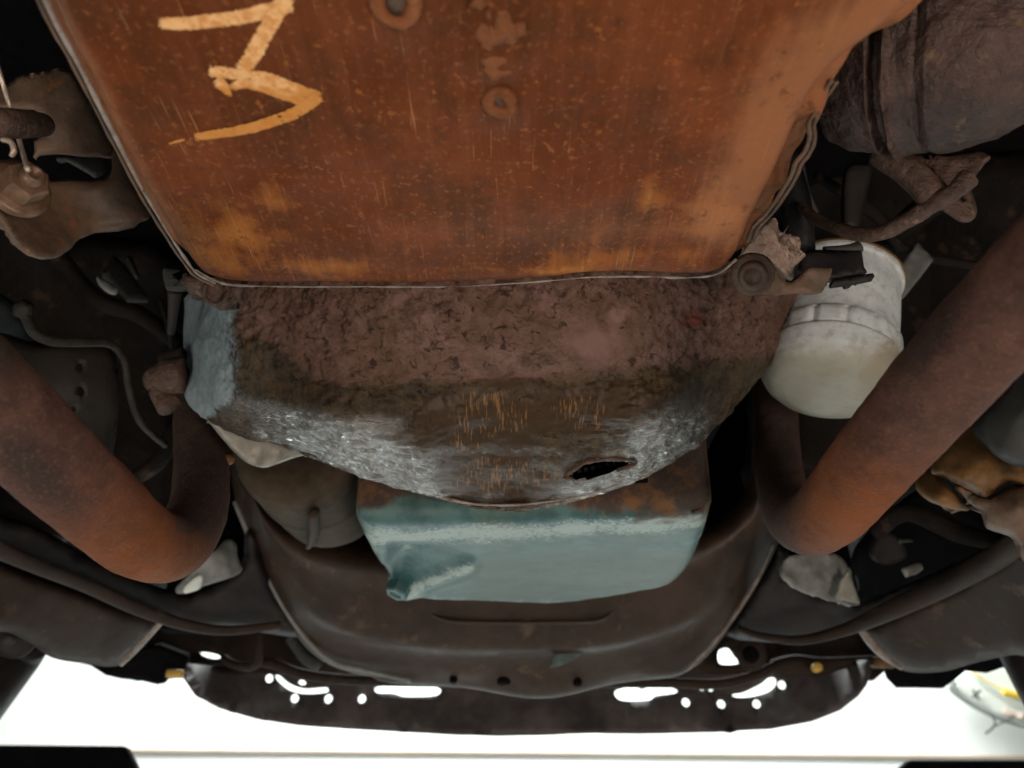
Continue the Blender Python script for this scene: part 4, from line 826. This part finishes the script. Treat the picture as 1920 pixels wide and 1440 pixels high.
sheet('bright_flap', [(1570, 1122), (1578, 1090), (1592, 1070), (1602, 1100), (1612, 1133)], DS([(1570, 1122, 1.13), (1592, 1070, 1.15), (1612, 1133, 1.15)]), M['fin'], g2, step=6, thick=.004, smooth=False)
# ------------------------------------------------------------------ right canister and neighbours
cz = thing('canister', 'grease-caked dark cylinder with grooves right of the rusty pan', 'canister', P(1740, 150, .5))
A0 = P(1548, 128, .57); B0 = P(2050, 55, .47)
pr = [(0, .012), (.003, .042), (.010, .056), (.022, .063), (.040, .066), (.045, .068), (.048, .059), (.0505, .0585), (.053, .0675), (.056, .0715), (.059, .0675), (.064, .0665), (.072, .067), (.074, .0655), (.076, .067), (.080, .069), (.085, .069), (.10, .0665), (.115, .061), (.13, .052), (.142, .040), (.15, .020)]
lathe('canister_body', A0, B0, pr, M['canister'], cz, 200, None, (.0026, 40, 5), sub=5)
tube('canister_seam', [(1735, 95, .49, .0035), (1728, 110, .487, .0028)], M['tan'], cz, 10, 4, (.001, 150, 3))
hb = thing('cable_bracket', 'grimy bracket with looped tab and cable below the canister', 'cable bracket', P(1780, 350, .55))
tube('bracket_post', [(1650, 285, .60, .011), (1700, 318, .585, .0115), (1752, 368, .575, .0115)], M['crust'], hb, 20, 6, (.0010, 60, 4))
sheet('bracket_web', [(1680, 300), (1760, 290), (1850, 290), (1842, 318), (1822, 345), (1812, 372), (1780, 380), (1748, 365), (1720, 330)], DS([(1680, 300, .60), (1850, 290, .58), (1800, 370, .58), (1748, 365, .585)]), M['crust'], hb, step=7, thick=.012, roll=(10, .008), rough=(.003, 60, 5),
      holes=[[(1720, 305), (1735, 315), (1758, 342), (1762, 338), (1742, 312)]])
sheet('loop_tab', [(1792, 352), (1815, 348), (1828, 375), (1832, 398), (1822, 414), (1803, 417), (1782, 405), (1762, 388), (1775, 368)], DS([(1792, 352, .575), (1832, 398, .575), (1765, 388, .57)]), M['crust'], hb, step=6, thick=.006, roll=(8, .004), holes=[[(1790, 368), (1800, 362), (1812, 362), (1814, 372), (1806, 379), (1798, 374)]])
tube('cable', [(1500, 385, .70, .0042), (1530, 410, .68, .0048), (1570, 428, .65, .0055), (1620, 440, .62, .0060), (1665, 432, .60, .0064), (1710, 408, .585, .0066), (1755, 380, .57, .0066), (1790, 358, .56, .0066), (1815, 335, .56, .008)], M['crust'], hb, 20, 9, (.0007, 90, 4))
ps = sheet('shield_strip', [(1680, 512), (1722, 452), (1750, 488), (1725, 520), (1700, 552), (1686, 566)], DS([(1680, 512, .95), (1722, 452, 1.0), (1750, 488, .98), (1690, 566, .92)]), M['grey'], None, step=8, thick=.006, smooth=False, rough=(.003, 25, 3))
tag(ps, 'pale grey metal strip between the oil filter and the right pipe', 'metal strip')
vt = tube('breather_tube', [(1470, 290, .72, .012), (1492, 380, .72, .014), (1500, 470, .72, .014), (1500, 540, .72, .013)], M['navy'], None, 20, 6)
tag(vt, 'dark upright tube behind the wavy pan flange', 'tube')
ft = tube('dipstick_tube', [(1500, 300, .9, .004), (1512, 360, .9, .004), (1530, 400, .9, .004)], M['dgrey'], None, 10, 6); tag(ft, 'thin grey tube in the dark gap right of the pan', 'tube')
bz = thing('dark_bracket', 'faint dark brown bracket inside the gap under the canister', 'bracket', P(1600, 380, .95))
sheet('bracket_leg', [(1590, 310), (1625, 305), (1635, 320), (1622, 380), (1608, 430), (1580, 425), (1578, 350)], DS([(1590, 310, .9), (1635, 320, .9), (1600, 430, .88)]), M['navy'], bz, step=10, thick=.01, roll=(8, .01))
# right engine mount
em = thing('engine_mount', 'ochre-brown cast mount below the right pipe at the right edge', 'mount', P(1830, 900, .85))
sheet('mount_block', [(1745, 880), (1800, 800), (1850, 790), (1940, 850), (1960, 930), (1900, 905), (1850, 930), (1838, 928), (1800, 910), (1770, 895)], DS([(1745, 880, .80), (1800, 800, .84), (1940, 850, .80), (1845, 928, .76), (1840, 860, .77)]), M['tan'], em, step=10, thick=.02, roll=(18, .02), rough=(.003, 30, 4))
sheet('mount_foot', [(1716, 905), (1745, 878), (1770, 900), (1800, 930), (1820, 955), (1790, 956), (1755, 946), (1735, 935)], DS([(1716, 905, .85), (1745, 878, .85), (1820, 955, .82), (1770, 930, .80)]), M['tan'], em, step=8, thick=.02, roll=(14, .014), rough=(.002, 30, 4))
sheet('mount_arm', [(1800, 912), (1845, 930), (1900, 908), (1980, 930), (1980, 1080), (1925, 1065), (1905, 1020), (1885, 1003), (1850, 990), (1838, 962), (1815, 935)], DS([(1800, 912, .78), (1900, 908, .78), (1980, 1000, .76), (1850, 985, .78), (1905, 950, .75)]), M['bracket'], em, step=10, thick=.02, roll=(16, .018), rough=(.004, 28, 4))
sheet('mount_cap', [(1826, 800), (1870, 745), (1980, 640), (1990, 900), (1935, 885), (1885, 870), (1850, 838)], DS([(1826, 800, .76), (1980, 640, .72), (1980, 900, .70), (1880, 850, .72), (1920, 780, .70)]), M['dgrey'], em, step=11, thick=.02, roll=(24, .02), rough=(.004, 22, 4))
sheet('side_piece', [(1660, 1000), (1690, 1015), (1700, 1045), (1660, 1060), (1640, 1040)], DS([(1660, 1000, 1.2), (1700, 1045, 1.2), (1640, 1040, 1.2)]), M['navy'], em, step=8, thick=.02)
hc = thing('hose_clamp', 'small bright clamp glinting in the dark beneath the right mount', 'clamp', P(1715, 1068, 1.2))
tube('clamp_band', [(1696, 1074, 1.1, .006), (1712, 1068, 1.1, .007), (1728, 1062, 1.1, .005)], M['fin'], hc, 10, 4, (.002, 80, 3))
tube('clamp_tail', [(1684, 1015, 1.1, .003), (1710, 1013, 1.1, .003)], M['dgrey'], hc, 8, 4)

# ------------------------------------------------------------------ dim parts deep in the gaps
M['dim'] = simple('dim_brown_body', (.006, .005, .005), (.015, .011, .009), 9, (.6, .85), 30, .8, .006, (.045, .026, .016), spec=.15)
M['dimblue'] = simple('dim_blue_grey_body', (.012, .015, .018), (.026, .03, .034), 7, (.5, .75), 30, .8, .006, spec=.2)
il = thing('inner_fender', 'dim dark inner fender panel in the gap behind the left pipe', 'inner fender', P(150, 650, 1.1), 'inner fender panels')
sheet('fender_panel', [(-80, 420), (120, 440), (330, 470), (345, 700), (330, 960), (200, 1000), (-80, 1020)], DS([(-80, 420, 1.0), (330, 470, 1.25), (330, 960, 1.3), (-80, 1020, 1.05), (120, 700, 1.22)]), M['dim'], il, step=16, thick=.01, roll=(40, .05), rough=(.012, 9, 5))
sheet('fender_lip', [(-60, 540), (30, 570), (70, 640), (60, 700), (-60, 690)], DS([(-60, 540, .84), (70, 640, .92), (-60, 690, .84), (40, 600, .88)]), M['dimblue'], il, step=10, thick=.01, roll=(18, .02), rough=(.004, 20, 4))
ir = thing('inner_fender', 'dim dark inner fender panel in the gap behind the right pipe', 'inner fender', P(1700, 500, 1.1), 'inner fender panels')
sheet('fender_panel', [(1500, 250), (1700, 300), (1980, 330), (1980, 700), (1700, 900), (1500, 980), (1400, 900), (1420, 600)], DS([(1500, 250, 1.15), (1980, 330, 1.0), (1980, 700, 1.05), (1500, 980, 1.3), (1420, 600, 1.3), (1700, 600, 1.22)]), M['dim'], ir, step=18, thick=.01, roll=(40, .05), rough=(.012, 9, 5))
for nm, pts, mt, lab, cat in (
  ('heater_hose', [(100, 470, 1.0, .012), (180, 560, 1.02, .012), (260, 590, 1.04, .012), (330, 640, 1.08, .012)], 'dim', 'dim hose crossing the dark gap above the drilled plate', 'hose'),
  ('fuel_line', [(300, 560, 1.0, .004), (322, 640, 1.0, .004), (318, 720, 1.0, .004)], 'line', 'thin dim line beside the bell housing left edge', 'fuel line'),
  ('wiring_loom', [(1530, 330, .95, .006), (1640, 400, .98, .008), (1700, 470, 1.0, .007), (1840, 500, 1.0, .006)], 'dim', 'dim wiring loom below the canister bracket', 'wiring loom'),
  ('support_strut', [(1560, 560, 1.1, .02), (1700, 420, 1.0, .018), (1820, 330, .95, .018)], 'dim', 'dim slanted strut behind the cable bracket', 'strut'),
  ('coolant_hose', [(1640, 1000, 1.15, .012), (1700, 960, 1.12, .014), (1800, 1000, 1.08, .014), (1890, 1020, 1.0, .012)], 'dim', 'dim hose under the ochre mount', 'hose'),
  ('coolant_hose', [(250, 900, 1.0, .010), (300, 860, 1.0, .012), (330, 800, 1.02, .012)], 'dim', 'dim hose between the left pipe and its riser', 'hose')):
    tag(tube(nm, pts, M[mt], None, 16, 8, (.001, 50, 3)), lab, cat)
